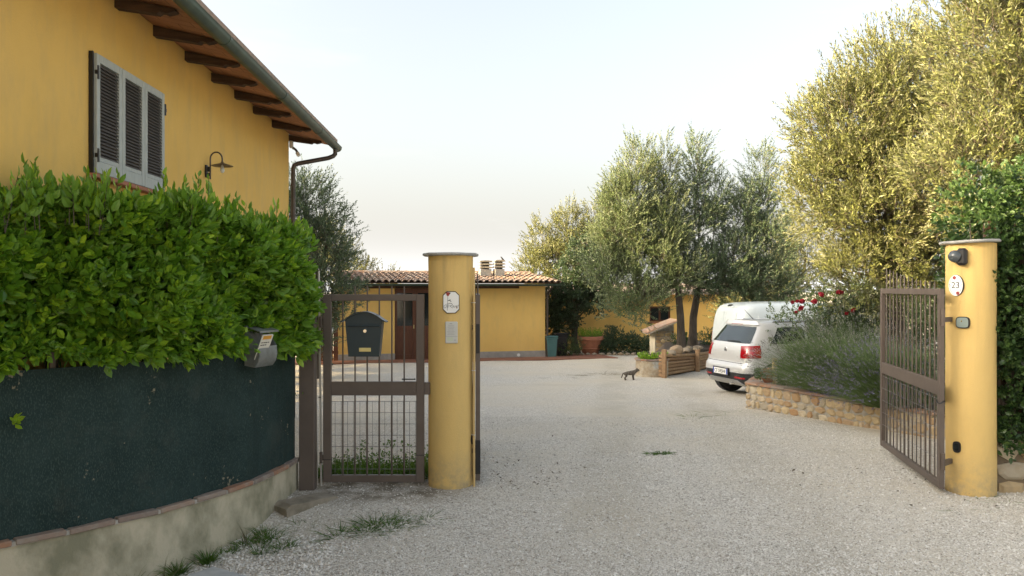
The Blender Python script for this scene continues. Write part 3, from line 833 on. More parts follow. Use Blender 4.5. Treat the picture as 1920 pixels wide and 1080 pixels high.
def build_hedge():
    r = np.random.default_rng(21)
    H = thing('laurel_hedge', 'bright green leafy hedge spilling over the green net', 'hedge', (-2.7, 5.6, .1))
    P, D, LN, T1 = [], [], [], []
    def lump(s, z): return .07 * np.sin(s * 5.3 + z * 3) + .05 * np.sin(s * 11.7 - z * 6 + 2) + .045 * np.sin(z * 9 + s * 3.1)
    top = lambda s: 2.29 + .035 * np.sin(s * 3.1) + .035 * np.sin(s * 7.3 + 1) + .03 * np.sin(s * 15.1) - .10 * smooth01((s - SLEN + 2.1) / 1.2)
    bot = lambda s: 1.34 - .10 * smooth01((s - SLEN + 1.7) / 1.0) + .035 * np.sin(s * 4.3) + .025 * np.sin(s * 9.9) - .06 * smooth01((SLEN - 2.1 - s) / 1.2) + .06 * smooth01((s - SLEN + 1.1) / .8)
    def front(n, depth, lo=0.0):
        s = r.random(n) * (SLEN - .20); z = bot(s) + lo + (top(s) - bot(s) - lo - .02) * r.random(n)
        off = .07 + lump(s, z) - depth * r.random(n)
        # belly out in the middle, draw in at the bottom edge
        q = (z - bot(s)) / (top(s) - bot(s)); off += .09 * np.sin(np.clip(q, 0, 1) * 3.14) - .05
        x, y = path_xy(s); nx, ny = path_nrm(s)
        over = np.clip(s - SLEN, 0, 1)
        p = np.stack([x + nx * off - ny * 0, y + ny * off + over, z], 1)
        d = unit(np.stack([nx * .75, ny * .75, np.full(n, .45)], 1) + r.normal(0, .42, (n, 3)))
        return p, d
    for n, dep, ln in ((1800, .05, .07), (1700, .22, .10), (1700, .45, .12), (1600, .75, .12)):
        p, d = front(n, dep); P.append(p); D.append(d); LN.append(ln * (.6 + .8 * r.random(n))); T1.append(np.full(n, {.05: 1.0, .22: .45}.get(dep, 0.0)))  # outer young leaves paler; inner layers stay dark, depth shade put into the tint
    # hanging fringe over the net
    p, d = front(500, .03); n = len(p)
    s = r.random(n) * SLEN; x, y = path_xy(s); nx, ny = path_nrm(s)
    p = np.stack([x + nx * (.03 + .07 * r.random(n)), y + ny * (.03 + .07 * r.random(n)), bot(s) + .05 * r.random(n)], 1)
    d = unit(np.stack([nx * .8, ny * .8, np.full(n, -.35)], 1) + r.normal(0, .4, (n, 3)))
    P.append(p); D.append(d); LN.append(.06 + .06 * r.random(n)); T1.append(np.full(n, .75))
    # flat top and its back edge
    n = 1800
    s = r.random(n) * (SLEN - .20); w = r.random(n); x, y = path_xy(s); nx, ny = path_nrm(s)
    off = .16 - .95 * w; z = top(s) - .10 * r.random(n) - .08 * w
    p = np.stack([x + nx * off, y + ny * off, z], 1)
    d = unit(np.stack([r.normal(0, .35, n), r.normal(0, .35, n), np.full(n, 1.0)], 1))
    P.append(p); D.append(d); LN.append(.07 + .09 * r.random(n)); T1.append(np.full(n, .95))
    n = 900
    s = r.random(n) * SLEN; x, y = path_xy(s); nx, ny = path_nrm(s); off = -.75 - .1 * r.random(n); z = 1.0 + 1.3 * r.random(n)
    P.append(np.stack([x + nx * off, y + ny * off, z], 1)); D.append(unit(np.stack([-nx, -ny, np.full(n, .3)], 1) + r.normal(0, .4, (n, 3)))); LN.append(np.full(n, .09)); T1.append(np.full(n, .5))
    # the end beside the gate pillar
    n = 420
    off = .10 - .8 * r.random(n); z = 1.28 + .92 * r.random(n); s = np.full(n, SLEN - .27)
    x, y = path_xy(s); nx, ny = path_nrm(s); tx, ty = -ny, nx
    ext = .02 + .07 * np.sin(z * 5) + .05 * r.random(n) - .06 * (z < 1.5)
    P.append(np.stack([x + nx * off + tx * ext, y + ny * off + ty * ext, z], 1)); D.append(unit(np.stack([tx + nx * .4, ty + ny * .4, np.full(n, .5)], 1) + r.normal(0, .4, (n, 3)))); LN.append(.07 + .05 * r.random(n)); T1.append(np.full(n, .8))
    # long spring shoots standing above the cut top
    n = 210
    s = r.random(n) * SLEN
    near = np.array([3.05, 3.1, 3.2, 3.75, 3.8, 3.9, 3.95, 5.05, 2.75, 2.8, 4.55, 4.9]) - 5.3 + SLEN
    s = np.concatenate([s, near, near + .03]); n = len(s)
    w = r.random(n); x, y = path_xy(s); nx, ny = path_nrm(s); off = .16 - .5 * w
    pl = np.stack([x + nx * off, y + ny * off, top(s) - .08], 1)
    dl = unit(np.stack([r.normal(0, .16, n), r.normal(0, .16, n), np.full(n, 1.0)], 1))
    ll = .13 + .16 * r.random(n) ** 2; ll[-24:] = .26 + .10 * r.random(24)
    P = np.concatenate(P); D = np.concatenate(D); LN = np.concatenate(LN); T1 = np.concatenate(T1)
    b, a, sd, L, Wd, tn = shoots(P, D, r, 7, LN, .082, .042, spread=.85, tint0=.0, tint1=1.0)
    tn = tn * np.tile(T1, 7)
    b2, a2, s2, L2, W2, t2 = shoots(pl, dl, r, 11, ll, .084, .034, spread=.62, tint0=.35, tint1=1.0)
    b = np.concatenate([b, b2]); a = np.concatenate([a, a2]); sd = np.concatenate([sd, s2]); L = np.concatenate([L, L2]); Wd = np.concatenate([Wd, W2]); tn = np.concatenate([tn, t2])
    # clear a pocket for the letter box
    c = np.array(along(SLEN - .90, .10, 1.33)[:])
    inside = (np.abs(b[:, 0] - c[0]) < .13) & (np.abs(b[:, 1] - c[1]) < .16) & (np.abs(b[:, 2] - c[2] + .05) < .13)
    keep = ~inside
    b, a, sd, L, Wd, tn = b[keep], a[keep], sd[keep], L[keep], Wd[keep], tn[keep]
    # the frontmost leaves in view are single parts, the mass behind is one
    sx = np.interp(b[:, 1], _cy, _cx)
    outw = (b[:, 0] - sx)
    score = outw + r.random(len(b)) * .12
    vis = (b[:, 1] > 4.75) & (b[:, 1] < 7) & (b[:, 2] < 2.3)
    score = np.where(vis, score, -9)
    pick = np.argsort(-score)[:300]
    mask = np.ones(len(b), bool); mask[pick] = False
    V, F = leaf_arrays(b[mask], a[mask], sd[mask], L[mask], Wd[mask])
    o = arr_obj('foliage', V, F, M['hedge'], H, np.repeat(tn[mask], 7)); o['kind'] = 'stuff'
    protos = []
    for k in range(4):
        V, F = leaf_arrays(np.zeros((1, 3)), np.array([[0, 1., 0]]), np.array([[1., 0, 0]]), np.array([1.]), np.array([.40 + .05 * k]), fold=.2 + .06 * k, droop=.08 + .06 * k)
        protos.append(np_mesh('leaf', V, F, M['hedge'], False, np.full(7, (.15, .35, .6, .9)[k])))
    hi = np.array(world_of(H).inverted())
    for i in pick:
        A, S = Vector(a[i]), Vector(sd[i]); Nn = S.cross(A)
        m = Matrix((S, A, S.cross(A))).transposed()
        q = hi[:3, :3] @ b[i] + hi[:3, 3]
        k = min(3, int(tn[i] * 4)); l = float(L[i])
        link('leaf', protos[k], H, q, m.to_euler(), (l, l, l))
    st = MB()
    for s in np.linspace(.15, SLEN - .05, 26):
        for j in range(2):
            o0 = -.2 - .3 * random.random()
            p0 = along(float(s), o0, .0); st.tube([p0, p0 + Vector((random.uniform(-.1, .1), random.uniform(-.1, .1), 1.2)), along(float(s) + random.uniform(-.1, .1), -.1 - .3 * random.random(), 2.25)], [.016, .012, .005], 5)
    for i in range(len(pl)):
        st.tube([Vector(pl[i]) - Vector((0, 0, .1)), Vector(pl[i] + dl[i] * ll[i])], [.003, .0015], 4)
    st.build('stem', M['bark'], H)
    # sprigs growing through the net
    for (s, z, n) in ((SLEN - 2.62, .95, 2), (SLEN - .03, .80, 2)):
        p = np.array([along(s, -.02, z + .02 * k)[:] for k in range(n)])
        nx, ny = path_nrm(s)
        d = unit(np.array([[nx, ny, .5 - .2 * k] for k in range(n)]))
        q = shoots(p, d, r, 6, np.full(n, .05), .055, .026, spread=.9, tint0=.6, tint1=1.0)
        V, F = leaf_arrays(*q[:5]); arr_obj('sprig', V, F, M['hedge'], H, np.repeat(q[5], 7))
    return H
build_hedge()

# ------------------------------------------------------------------ letter box in the hedge
def build_letter_box():
    nx, ny = path_nrm(SLEN - .90)
    p = along(SLEN - .90, .02, 1.165)
    a = math.atan2(ny, nx)
    T = thing('metal_letter_box', 'grey metal letter box stuffed with papers, half buried in the hedge', 'letter box', p, a - math.pi / 2 + math.pi / 2)
    # local: x outward, y along the wall, z up
    w, d, h = .22, .125, .30
    MB().box((-.005, 0, h / 2), (.004, w, h)).build('back_panel', M['zinc'], T, local=True)
    prof = [(.0, 0.0), (.085, -.012), (.118, .03), (.128, .08), (.122, .145), (.119, .145), (.124, .08), (.113, .034), (.083, -.006), (.0, .006)]
    fp = MB().prism(prof, -w / 2, w / 2)
    fp.build('front_panel', M['zinc'], T, local=True, angle=40)
    for s in (-1, 1):
        MB().prism([(0, 0), (.083, -.008), (.115, .032), (.124, .08), (.117, .15), (.0, .30)], s * (w / 2 + .0005), s * (w / 2 + .003)).build('side_panel', M['zinc'], T, local=True)
    MB().prism([(-.004, .300), (.135, .262), (.137, .248), (.134, .248), (.131, .258), (-.004, .295)], -w / 2 - .006, w / 2 + .006).build('hood', M['zinc'], T, local=True)
    # papers poking out
    paper = mat_plain('newsprint', (.62, .60, .52), .8); orange = mat_plain('orange_print', (.62, .30, .04), .7)
    P = thing('newspaper', 'folded newspapers with orange heading sticking out of the grey letter box', 'newspaper', world_of(T) @ Vector((.06, -.035, .06)), a)
    rot = Matrix.Rotation(R(22), 4, 'Y')
    def sheet(c, s): return MB().box(c, s).xf(rot)
    sheet((.028, -.02, .10), (.006, .125, .20)).build('sheet', paper, P, local=True)
    sheet((.020, .004, .095), (.005, .12, .19)).build('sheet', paper, P, local=True)
    sheet((.0325, -.02, .178), (.0012, .10, .028)).build('heading', orange, P, local=True)
    for k in range(7):
        sheet((.0322, -.062 + .026 * (k % 4), .137 - .02 * (k // 4)), (.0012, .016 + .004 * (k % 3), .006)).build('print', M['ink'], P, local=True)
build_letter_box()

# ------------------------------------------------------------------ gate pillar and pipes beside it
G = thing('gate_pillar', 'square brown steel pillar between the green net and the small gate', 'gate pillar', (-1.785, 7.0, -.02))
MB().box((-1.785, 7.0, .83), (.134, .10, 1.86), None, .006).build('pillar_tube', M['iron'], G)
MB().box((-1.785, 7.0, 1.768), (.146, .112, .012), None, .003).build('pillar_cap', M['iron'], G)
Pp = thing('plastic_pipe', 'thin pale pipe standing beside the brown gate pillar', 'pipe', (-1.70, 7.12, 0))
MB().tube([(-1.692, 7.10, -.03), (-1.70, 7.11, .5), (-1.712, 7.12, 1.3), (-1.722, 7.13, 1.9)], .009, 8).build('pipe_tube', M['bone'], Pp, angle=60)
for z in (.28, .78, 1.2):
    MB().tube([(-1.697 - .016 * z, 7.11, z - .004), (-1.697 - .016 * z, 7.11, z + .004)], .0125, 8).build('cable_tie', M['black'], Pp)
Pp2 = thing('thin_cane', 'very thin pale cane behind the hedge end by the pillar', 'cane', (-1.745, 7.13, 0))
MB().tube([(-1.735, 7.14, -.03), (-1.755, 7.14, 1.2), (-1.762, 7.14, 1.89)], .0055, 6).build('cane_rod', M['bone'], Pp2)

# ------------------------------------------------------------------ gates
def mesh_bar(r, h, n=8, tip=False):
    b = MB()
    if tip: b.tube([(0, 0, 0), (0, 0, h - .02), (0, 0, h)], [r, r, r * .35], n)
    else: b.tube([(0, 0, 0), (0, 0, h)], r, n)
    return b
def gate_leaf(T, L, ztop, zbot, st, top, midz, mid, bot, bars, tops, th=.04, wire_z=None, wire_step=.1):
    """local: x from the hinge along the leaf, z up"""
    MB().box((st / 2, 0, (ztop + zbot) / 2), (st, th, ztop - zbot), None, .003).build('stile', M['iron'], T, local=True)
    MB().box((L - st / 2, 0, (ztop + zbot) / 2), (st, th, ztop - zbot), None, .003).build('stile', M['iron'], T, local=True)
    e = .001
    MB().box((L / 2, 0, ztop - top / 2), (L - 2 * st - e, th - .002, top), None, .003).build('top_rail', M['iron'], T, local=True)
    MB().box((L / 2, 0, midz), (L - 2 * st - e, th - .002, mid), None, .003).build('middle_rail', M['iron'], T, local=True)
    MB().box((L / 2, 0, zbot + bot / 2), (L - 2 * st - e, th - .002, bot), None, .003).build('bottom_rail', M['iron'], T, local=True)
    for x, t in zip(bars, tops):
        h = (ztop + t if t > 0 else ztop - top + .01) - (zbot + bot - .01)
        bo = mesh_bar(.007, h, 8, t > 0).xf(Matrix.Translation((x, 0, zbot + bot - .01))).build('bar', M['iron'], T, local=True, angle=60)
    if wire_z:
        w = MB(); z0, z1 = wire_z
        for z in np.arange(z1, z0, -wire_step): w.tube([(st - .01, th * .3, z), (L - st + .01, th * .3, z)], .0021, 4, False)
        for x in np.arange(st + .03, L - st, wire_step * .55): w.tube([(x, th * .3, zbot + bot), (x, th * .3, z1)], .0018, 4, False)
        w.build('wire_mesh', M['wire'], T, local=True)

PG = thing('pedestrian_gate', 'small closed brown steel gate with vertical bars and dark mailbox on it', 'gate', (-1.668, 7.08, 0))
bx = [.171, .279, .387, .494, .605, .714]
gate_leaf(PG, .892, 1.694, .035, .070, .057, .862, .122, .062, bx, [0, .075, .078, .078, .076, .074], wire_z=(.12, .745))
MB().box((.892 + .026, .004, .862), (.05, .036, .108), None, .003).build('latch_box', M['iron'], PG, local=True)
MB().cyl((.80, -.022, .835), (.80, -.034, .835), .011, 12).build('lock_cylinder', M['iron'], PG, local=True)
MB().box((.76, -.045, .948), (.12, .012, .010)).cyl((.81, -.02, .948), (.81, -.05, .948), .007, 8).build('handle', M['black'], PG, local=True)
for (x, z) in ((.035, .235), (.857, .275)):
    MB().box((x, 0, z), (.074, .044, .006)).build('wire_tie', M['black'], PG, local=True)
for z in (.25, 1.45):
    MB().cyl((-.022, 0, z - .05), (-.022, 0, z + .05), .014, 10).box((-.010, 0, z), (.02, .016, .05)).build('hinge', M['iron'], PG, local=True)

def build_mailbox():
    T = thing('mailbox', 'dark blue-grey steel mailbox with curved lid hanging on the small gate', 'mailbox', (-1.286, 7.055, 1.155))
    # local: x right, y away, z up; body tapers downwards
    y0, y1 = -.12, -.012
    top = []
    xs = np.linspace(-.197, .197, 25)
    def lz(x):
        a = abs(x); return .392 - .088 * (a / .185) ** 2 + .012 * smooth01((a - .16) / .04)
    body = [(-.133, 0), (.133, 0)] + [(x, float(lz(x)) - .009) for x in np.linspace(.162, -.162, 17)]
    MB().prism(body, y0, y1).build('body', M['mailbox'], T, local=True, angle=35)
    up = [(x, float(lz(x))) for x in xs]; lo = [(x, float(lz(x)) - .008) for x in xs[::-1]]
    MB().prism(up + lo, y0 - .03, y1).build('lid', M['mailbox'], T, local=True, angle=30)
    MB().box((0, y0 - .006, .268), (.29, .012, .016), None, .004).build('slot_flap', M['mailbox'], T, local=True)
    MB().box((0, y0 - .0015, .258), (.28, .003, .006)).build('slot', M['black'], T, local=True)
    MB().cyl((.012, y0, .222), (.012, y0 - .012, .222), .0145, 16).build('lock', M['chrome'], T, local=True)
    MB().box((.012, y0 - .003, .060), (.102, .005, .033), None, .0015).build('name_plate', M['brass'], T, local=True)
    MB().box((0, -.004, .28), (.3, .014, .03)).build('hanger', M['black'], T, local=True)
build_mailbox()

DG = thing('driveway_gate', 'open brown driveway gate leaf with spiked bars beside the post numbered 23', 'gate', (3.655, 6.80, 0), math.atan2(1.90, .37))
nb = 13; LB = 1.94
bars = [.06 + (LB - .12) * (i + 1) / (nb + 1) for i in range(nb)]
tops = [.055 + .19 * ((x / LB) ** 1.6) for x in bars]
gate_leaf(DG, LB, 1.745, .040, .062, .055, .890, .118, .062, bars, tops, wire_z=(.15, .80), wire_step=.13)
for z in (.28, 1.50):
    MB().cyl((-.028, .0, z - .07), (-.028, .0, z + .07), .016, 10).build('hinge', M['iron'], DG, local=True)
    MB().beam((-.02, 0, z - .02), (.13, -.11, z - .02), .03, .04).build('hinge_strap', M['iron'], DG, local=True)
MB().tube([(.03 + .04 * math.cos(t), .03 * math.sin(t), .78 + .012 * math.sin(2 * t)) for t in np.linspace(0, 6.283, 16)], .005, 5).build('chain', M['black'], DG, local=True)

DL = thing('driveway_gate', 'second brown driveway gate leaf seen edge-on behind the post with the rose sign', 'gate', (-.303, 7.10, 0), math.atan2(1.90, -.085))
gate_leaf(DL, LB, 1.69, .040, .058, .055, .862, .118, .062, bars, tops, wire_z=(.15, .80), wire_step=.13)
MB().box((-.002, 0, .25), (.012, .046, .30), None, .002).build('kick_guard', M['black'], DL, local=True)
MB().box((-.004, 0, 1.30), (.012, .03, .26), None, .002).build('lock_plate', M['black'], DL, local=True)
for z in (.30, 1.40):
    MB().beam((.02, .015, z), (.06, .06, z), .03, .04).build('hinge_strap', M['iron'], DL, local=True)

# ------------------------------------------------------------------ round yellow gate posts
def post(name, label, c, r, h, cap_r, seed, tilt):
    T = thing(name, label, 'gate post', (c[0], c[1], 0), 0)
    rr = random.Random(seed)
    n = 40; prof = [(-.2, 1.0), (.05, 1.012), (.3, 1.0), (h * .5, .996), (h * .8, 1.0), (h, 1.003)]
    vs, fs = [], []
    rings = 22
    for i in range(rings + 1):
        z = -.2 + (h + .2) * i / rings
        k = np.interp(z, [p[0] for p in prof], [p[1] for p in prof])
        for j in range(n):
            a = 2 * math.pi * j / n
            q = r * k * (1 + .006 * math.sin(3 * a + z * 4 + seed) + .004 * math.sin(5 * a - z * 7))
            vs.append((q * math.cos(a), q * math.sin(a), z))
    for i in range(rings):
        for j in range(n):
            a, b = i * n + j, i * n + (j + 1) % n
            fs.append((a, b, b + n, a + n))
    fs.append(tuple(range(rings * n, rings * n + n)))
    MB().add(vs, fs).build('shaft', M['post'], T, local=True, angle=50)
    # rough slate slab on top
    m = 22; vs = []
    rad = [cap_r * (1 + rr.uniform(-.07, .05)) for _ in range(m)]
    for z, k in ((0, .965), (.008, 1.0), (.018, 1.0), (.026, .97)):
        for j in range(m):
            a = 2 * math.pi * j / m
            x, y = rad[j] * k * math.cos(a), rad[j] * k * math.sin(a)
            vs.append((x, y, h + z + tilt * x + rr.uniform(-.003, .003)))
    fs = []
    for i in range(3):
        for j in range(m):
            a, b = i * m + j, i * m + (j + 1) % m
            fs.append((a, b, b + m, a + m))
    fs += [tuple(range(m))[::-1], tuple(range(3 * m, 4 * m))]
    MB().add(vs, fs).build('cap', M['slate'], T, local=True)
    return T
LP = post('gate_post', 'round yellow gate post with slate cap carrying the rose sign', (-.55, 7.18), .200, 2.035, .25, 1, .0)
RP = post('gate_post', 'round yellow gate post with slate cap carrying house number 23', (3.985, 6.95), .195, 2.135, .245, 2, .03)

def on_post(c, r, alpha):
    """frame on a post's face: local x right, local y inwards, z up; alpha degrees to the right of the camera-facing line"""
    c = Vector((c[0], c[1], 0))
    n = (Vector((0, 0, 0)) - c).normalized(); right = Vector((-n.y, n.x, 0))
    a = R(alpha)
    d = n * math.cos(a) + right * math.sin(a)
    return c + d * r, math.atan2(d.y, d.x) + math.pi / 2

def text_mesh(body, size, shear=0.0, extrude=.0008):
    cu = bpy.data.curves.new('text', 'FONT'); cu.body = body; cu.size = size; cu.shear = shear; cu.extrude = extrude
    cu.align_x = 'CENTER'; cu.align_y = 'CENTER'
    o = bpy.data.objects.new('text', cu); COL.objects.link(o)
    dg = bpy.context.evaluated_depsgraph_get()
    me = bpy.data.meshes.new_from_object(o.evaluated_get(dg))
    bpy.data.objects.remove(o); bpy.data.curves.remove(cu)
    me.transform(Matrix.Rotation(math.pi / 2, 4, 'X'))        # stands upright, facing -y
    return me

def build_signs():
    # rose sign on the left post
    p, a = on_post((-.55, 7.18), .202, 1.0)
    T = thing('rose_sign', 'eight-sided white tile with a painted rose and name on the gate post', 'sign', p + Vector((0, 0, 1.625)), a)
    w, h, c = .072, .097, .034
    octo = lambda k: [(-w + c, -h), (w - c, -h), (w, -h + c), (w, h - c), (w - c, h), (-w + c, h), (-w, h - c), (-w, -h + c)]
    def sc(poly, k): return [(x * k, z * k) for x, z in poly]
    MB().prism(octo(1), -.004, .012).build('border', M['ink'], T, local=True)
    tile = MB().prism(sc(octo(1), .93), -.009, -.0035).build('tile', M['white'], T, local=True)
    ins = MB()
    yk = -.0098
    def stroke(pts, r): return MB().tube([(x, yk, z) for x, z in pts], r, 5)
    stroke([(-.029, .052), (-.031, .0), (-.034, -.072)], .0013).build('rose_stem', M['ink'], T, local=True)
    l = MB()
    for pts in ([(-.030, .014), (-.016, .017), (-.006, .025)], [(-.016, .017), (-.004, .012), (-.001, .003)]):
        l.tube([(x, yk, z) for x, z in pts], .0026, 5)
    l.build('rose_leaf', M['ink'], T, local=True)
    MB().prism([(-.046, .085), (-.030, .090), (-.012, .086), (-.010, .074), (-.022, .056), (-.030, .052), (-.040, .062)], yk - .001, yk + .001).build('rose_head', M['red_ink'], T, local=True)
    MB().prism([(-.014, .086), (-.006, .086), (-.008, .074), (-.014, .070)], yk - .0015, yk + .001).build('rose_edge', M['ink'], T, local=True)
    # lettering, brush strokes
    s = MB()
    def st(pts, r=.0016): s.tube([(x, yk, z) for x, z in pts], r, 5)
    st([(-.040, -.020), (-.056, -.024), (-.063, -.038), (-.058, -.050), (-.046, -.046), (-.041, -.032), (-.044, -.022)])
    st([(-.026, -.020), (-.028, -.046)], .0018)
    st([(-.028, -.016), (-.016, -.008), (.002, -.009), (.012, -.020), (.004, -.029), (-.014, -.030)], .0018)
    st([(-.012, -.030), (.002, -.042), (.014, -.050)], .0016)
    st([(.016, -.032), (.022, -.029), (.024, -.036), (.020, -.042), (.014, -.039), (.016, -.032)])
    st([(.038, -.029), (.031, -.032), (.037, -.038), (.031, -.044), (.026, -.043)])
    st([(.043, -.038), (.051, -.034), (.048, -.028), (.042, -.033), (.044, -.044), (.054, -.042), (.060, -.030), (.062, -.022)])
    st([(-.036, -.014), (-.033, -.010)], .0018)
    s.build('lettering', M['ink'], T, local=True)
    MB().lathe([(.003, 0), (.005, .001), (.003, .002)], (.050, yk, -.049), 8, Matrix.Rotation(R(90), 3, 'X')).build('rose_bud', M['red_ink'], T, local=True)
    # pale plate under it
    T = thing('notice_plate', 'pale plastic plate with faint printed lines below the rose sign', 'sign', p + Vector((.003, 0, 1.362)), a)
    MB().box((0, .0, 0), (.108, .022, .190), None, .006).build('plate', M['cream'], T, local=True)
    MB().box((0, -.0115, -.034), (.104, .002, .0025)).build('seam', M['grey_ink'], T, local=True)
    pr = MB()
    for k, (wd, z) in enumerate(((.02, .078), (.050, .060), (.056, .047), (.044, .034), (.05, .022), (.066, .008), (.05, -.004), (.06, -.016))):
        pr.box((-.004, -.0114, z), (wd, .0015, .0028 if k else .006))
    pr.build('print', M['grey_ink'], T, local=True)
    MB().box((-.012, -.0114, -.058), (.05, .0015, .034)).build('label', mat_plain('label_green', (.50, .54, .42), .6), T, local=True)
    MB().box((.030, -.0114, -.066), (.018, .0018, .006)).build('mark', M['grey_ink'], T, local=True)
    # photocell on the side of the left post
    p2, a2 = on_post((-.55, 7.18), .199, 70)
    T = thing('photocell', 'small black oval photocell low on the side of the post with the rose sign', 'photocell', p2 + Vector((0, 0, .405)), a2)
    oval = lambda w, h, n=16: [(w * math.cos(2 * math.pi * k / n), h * math.sin(2 * math.pi * k / n)) for k in range(n)]
    MB().prism(oval(.03, .048), -.016, .01).build('housing', M['black'], T, local=True)
    MB().prism(oval(.018, .03), -.018, -.0155).build('lens', M['glass'], T, local=True)
    # right post
    c = (3.985, 6.95); r = .196
    p, a = on_post(c, r, -33)
    T = thing('number_plaque', 'white oval enamel house number 23 with red flowers on the post', 'house number', p + Vector((0, 0, 1.772)), a)
    MB().prism(oval(.066, .092, 32), -.008, .012).build('rim', M['black'], T, local=True)
    MB().prism(oval(.0635, .0895, 32), -.011, -.0075).build('plate', M['white'], T, local=True)
    ring = MB()
    for t0, t1 in ((.28, 1.25), (1.95, 4.35), (5.05, 5.95)):
        ring.tube([(.053 * math.cos(t), -.0115, .078 * math.sin(t)) for t in np.linspace(t0, t1, 10)], .0014, 5)
    for sx in (-1, 1):
        ring.tube([(sx * .058, -.0115, .012), (sx * .046, -.0115, .0), (sx * .053, -.0115, -.01)], .0016, 5)
    ring.build('scroll', M['ink'], T, local=True)
    o = link('number', text_mesh('23', .078, 0, .001), T, (0, -.0115, .0)); o.data.materials.append(M['ink'])
    for (x, z) in ((-.010, .066), (.020, -.066)):
        f = MB()
        for k in range(5):
            t = k * 1.257
            f.lathe([(.002, -.001), (.008, 0), (.002, .001)], (x + .009 * math.cos(t), -.0118, z + .009 * math.sin(t)), 7, Matrix.Rotation(R(90), 3, 'X'))
        f.build('flower', M['red_ink'], T, local=True)
    p, a = on_post(c, r, -21)
    T = thing('warning_lamp', 'dark flashing lamp with grey dome near the top of the numbered post', 'lamp', p + Vector((0, 0, 2.015)), a)
    MB().box((.018, -.028, 0), (.085, .06, .145), None, .02).build('housing', M['black'], T, local=True)
    MB().lathe([(.052, 0), (.052, .03), (.046, .05), (.03, .066), (.004, .071)], (-.018, -.035, -.003), 18, Matrix.Rotation(R(62), 3, 'X') @ Matrix.Rotation(R(-38), 3, 'Y')).build('dome', mat_plain('smoky_dome', (.06, .07, .075), .12, 0, .6), T, local=True, angle=60)
    MB().tube([(-.018, -.04, .03), (-.02, -.066, .0), (-.018, -.04, -.04)], .006, 6).build('guard', M['black'], T, local=True)
    p, a = on_post(c, r, -17)
    T = thing('key_switch', 'rounded grey-green switch cover with dark rim below the number plaque', 'switch', p + Vector((0, 0, 1.456)), a)
    def sq(w, h, k=4, n=24):
        o = []
        for i in range(n):
            t = 2 * math.pi * i / n; cc, ss = math.cos(t), math.sin(t); q = (abs(cc) ** k + abs(ss) ** k) ** (-1 / k)
            o.append((w * q * cc, h * q * ss))
        return o
    MB().prism(sq(.054, .050), -.012, .012).build('rim', M['black'], T, local=True)
    MB().prism(sq(.046, .042), -.018, -.011).build('cover', mat_plain('cover_green', (.22, .27, .25), .35), T, local=True)
    MB().cyl((-.006, -.018, .012), (-.006, -.0205, .012), .006, 10).build('lens', M['chrome'], T, local=True)
    p, a = on_post(c, r, -31)
    T = thing('photocell', 'small black oval photocell low on the numbered post beside the open gate', 'photocell', p + Vector((0, 0, .388)), a)
    MB().prism(sq(.033, .048, 3), -.012, .012).build('housing', M['black'], T, local=True)
    MB().prism(sq(.020, .03, 3), -.0145, -.0115).build('lens', M['glass'], T, local=True)
build_signs()
CD = thing('conduit', 'thin yellow conduit running down the back of the post with the rose sign', 'conduit', (-.338, 7.14, 0))
MB().tube([(-.335, 7.08, -.03), (-.338, 7.085, .6), (-.334, 7.08, 1.2), (-.338, 7.085, 1.93)], .0105, 8).build('conduit_pipe', M['yellow_pipe'], CD, angle=60)
for z in (.45, 1.02, 1.62):
    MB().tube([(-.36, 7.095, z), (-.335, 7.066, z), (-.322, 7.075, z)], .004, 5).build('clip', M['bone'], CD)
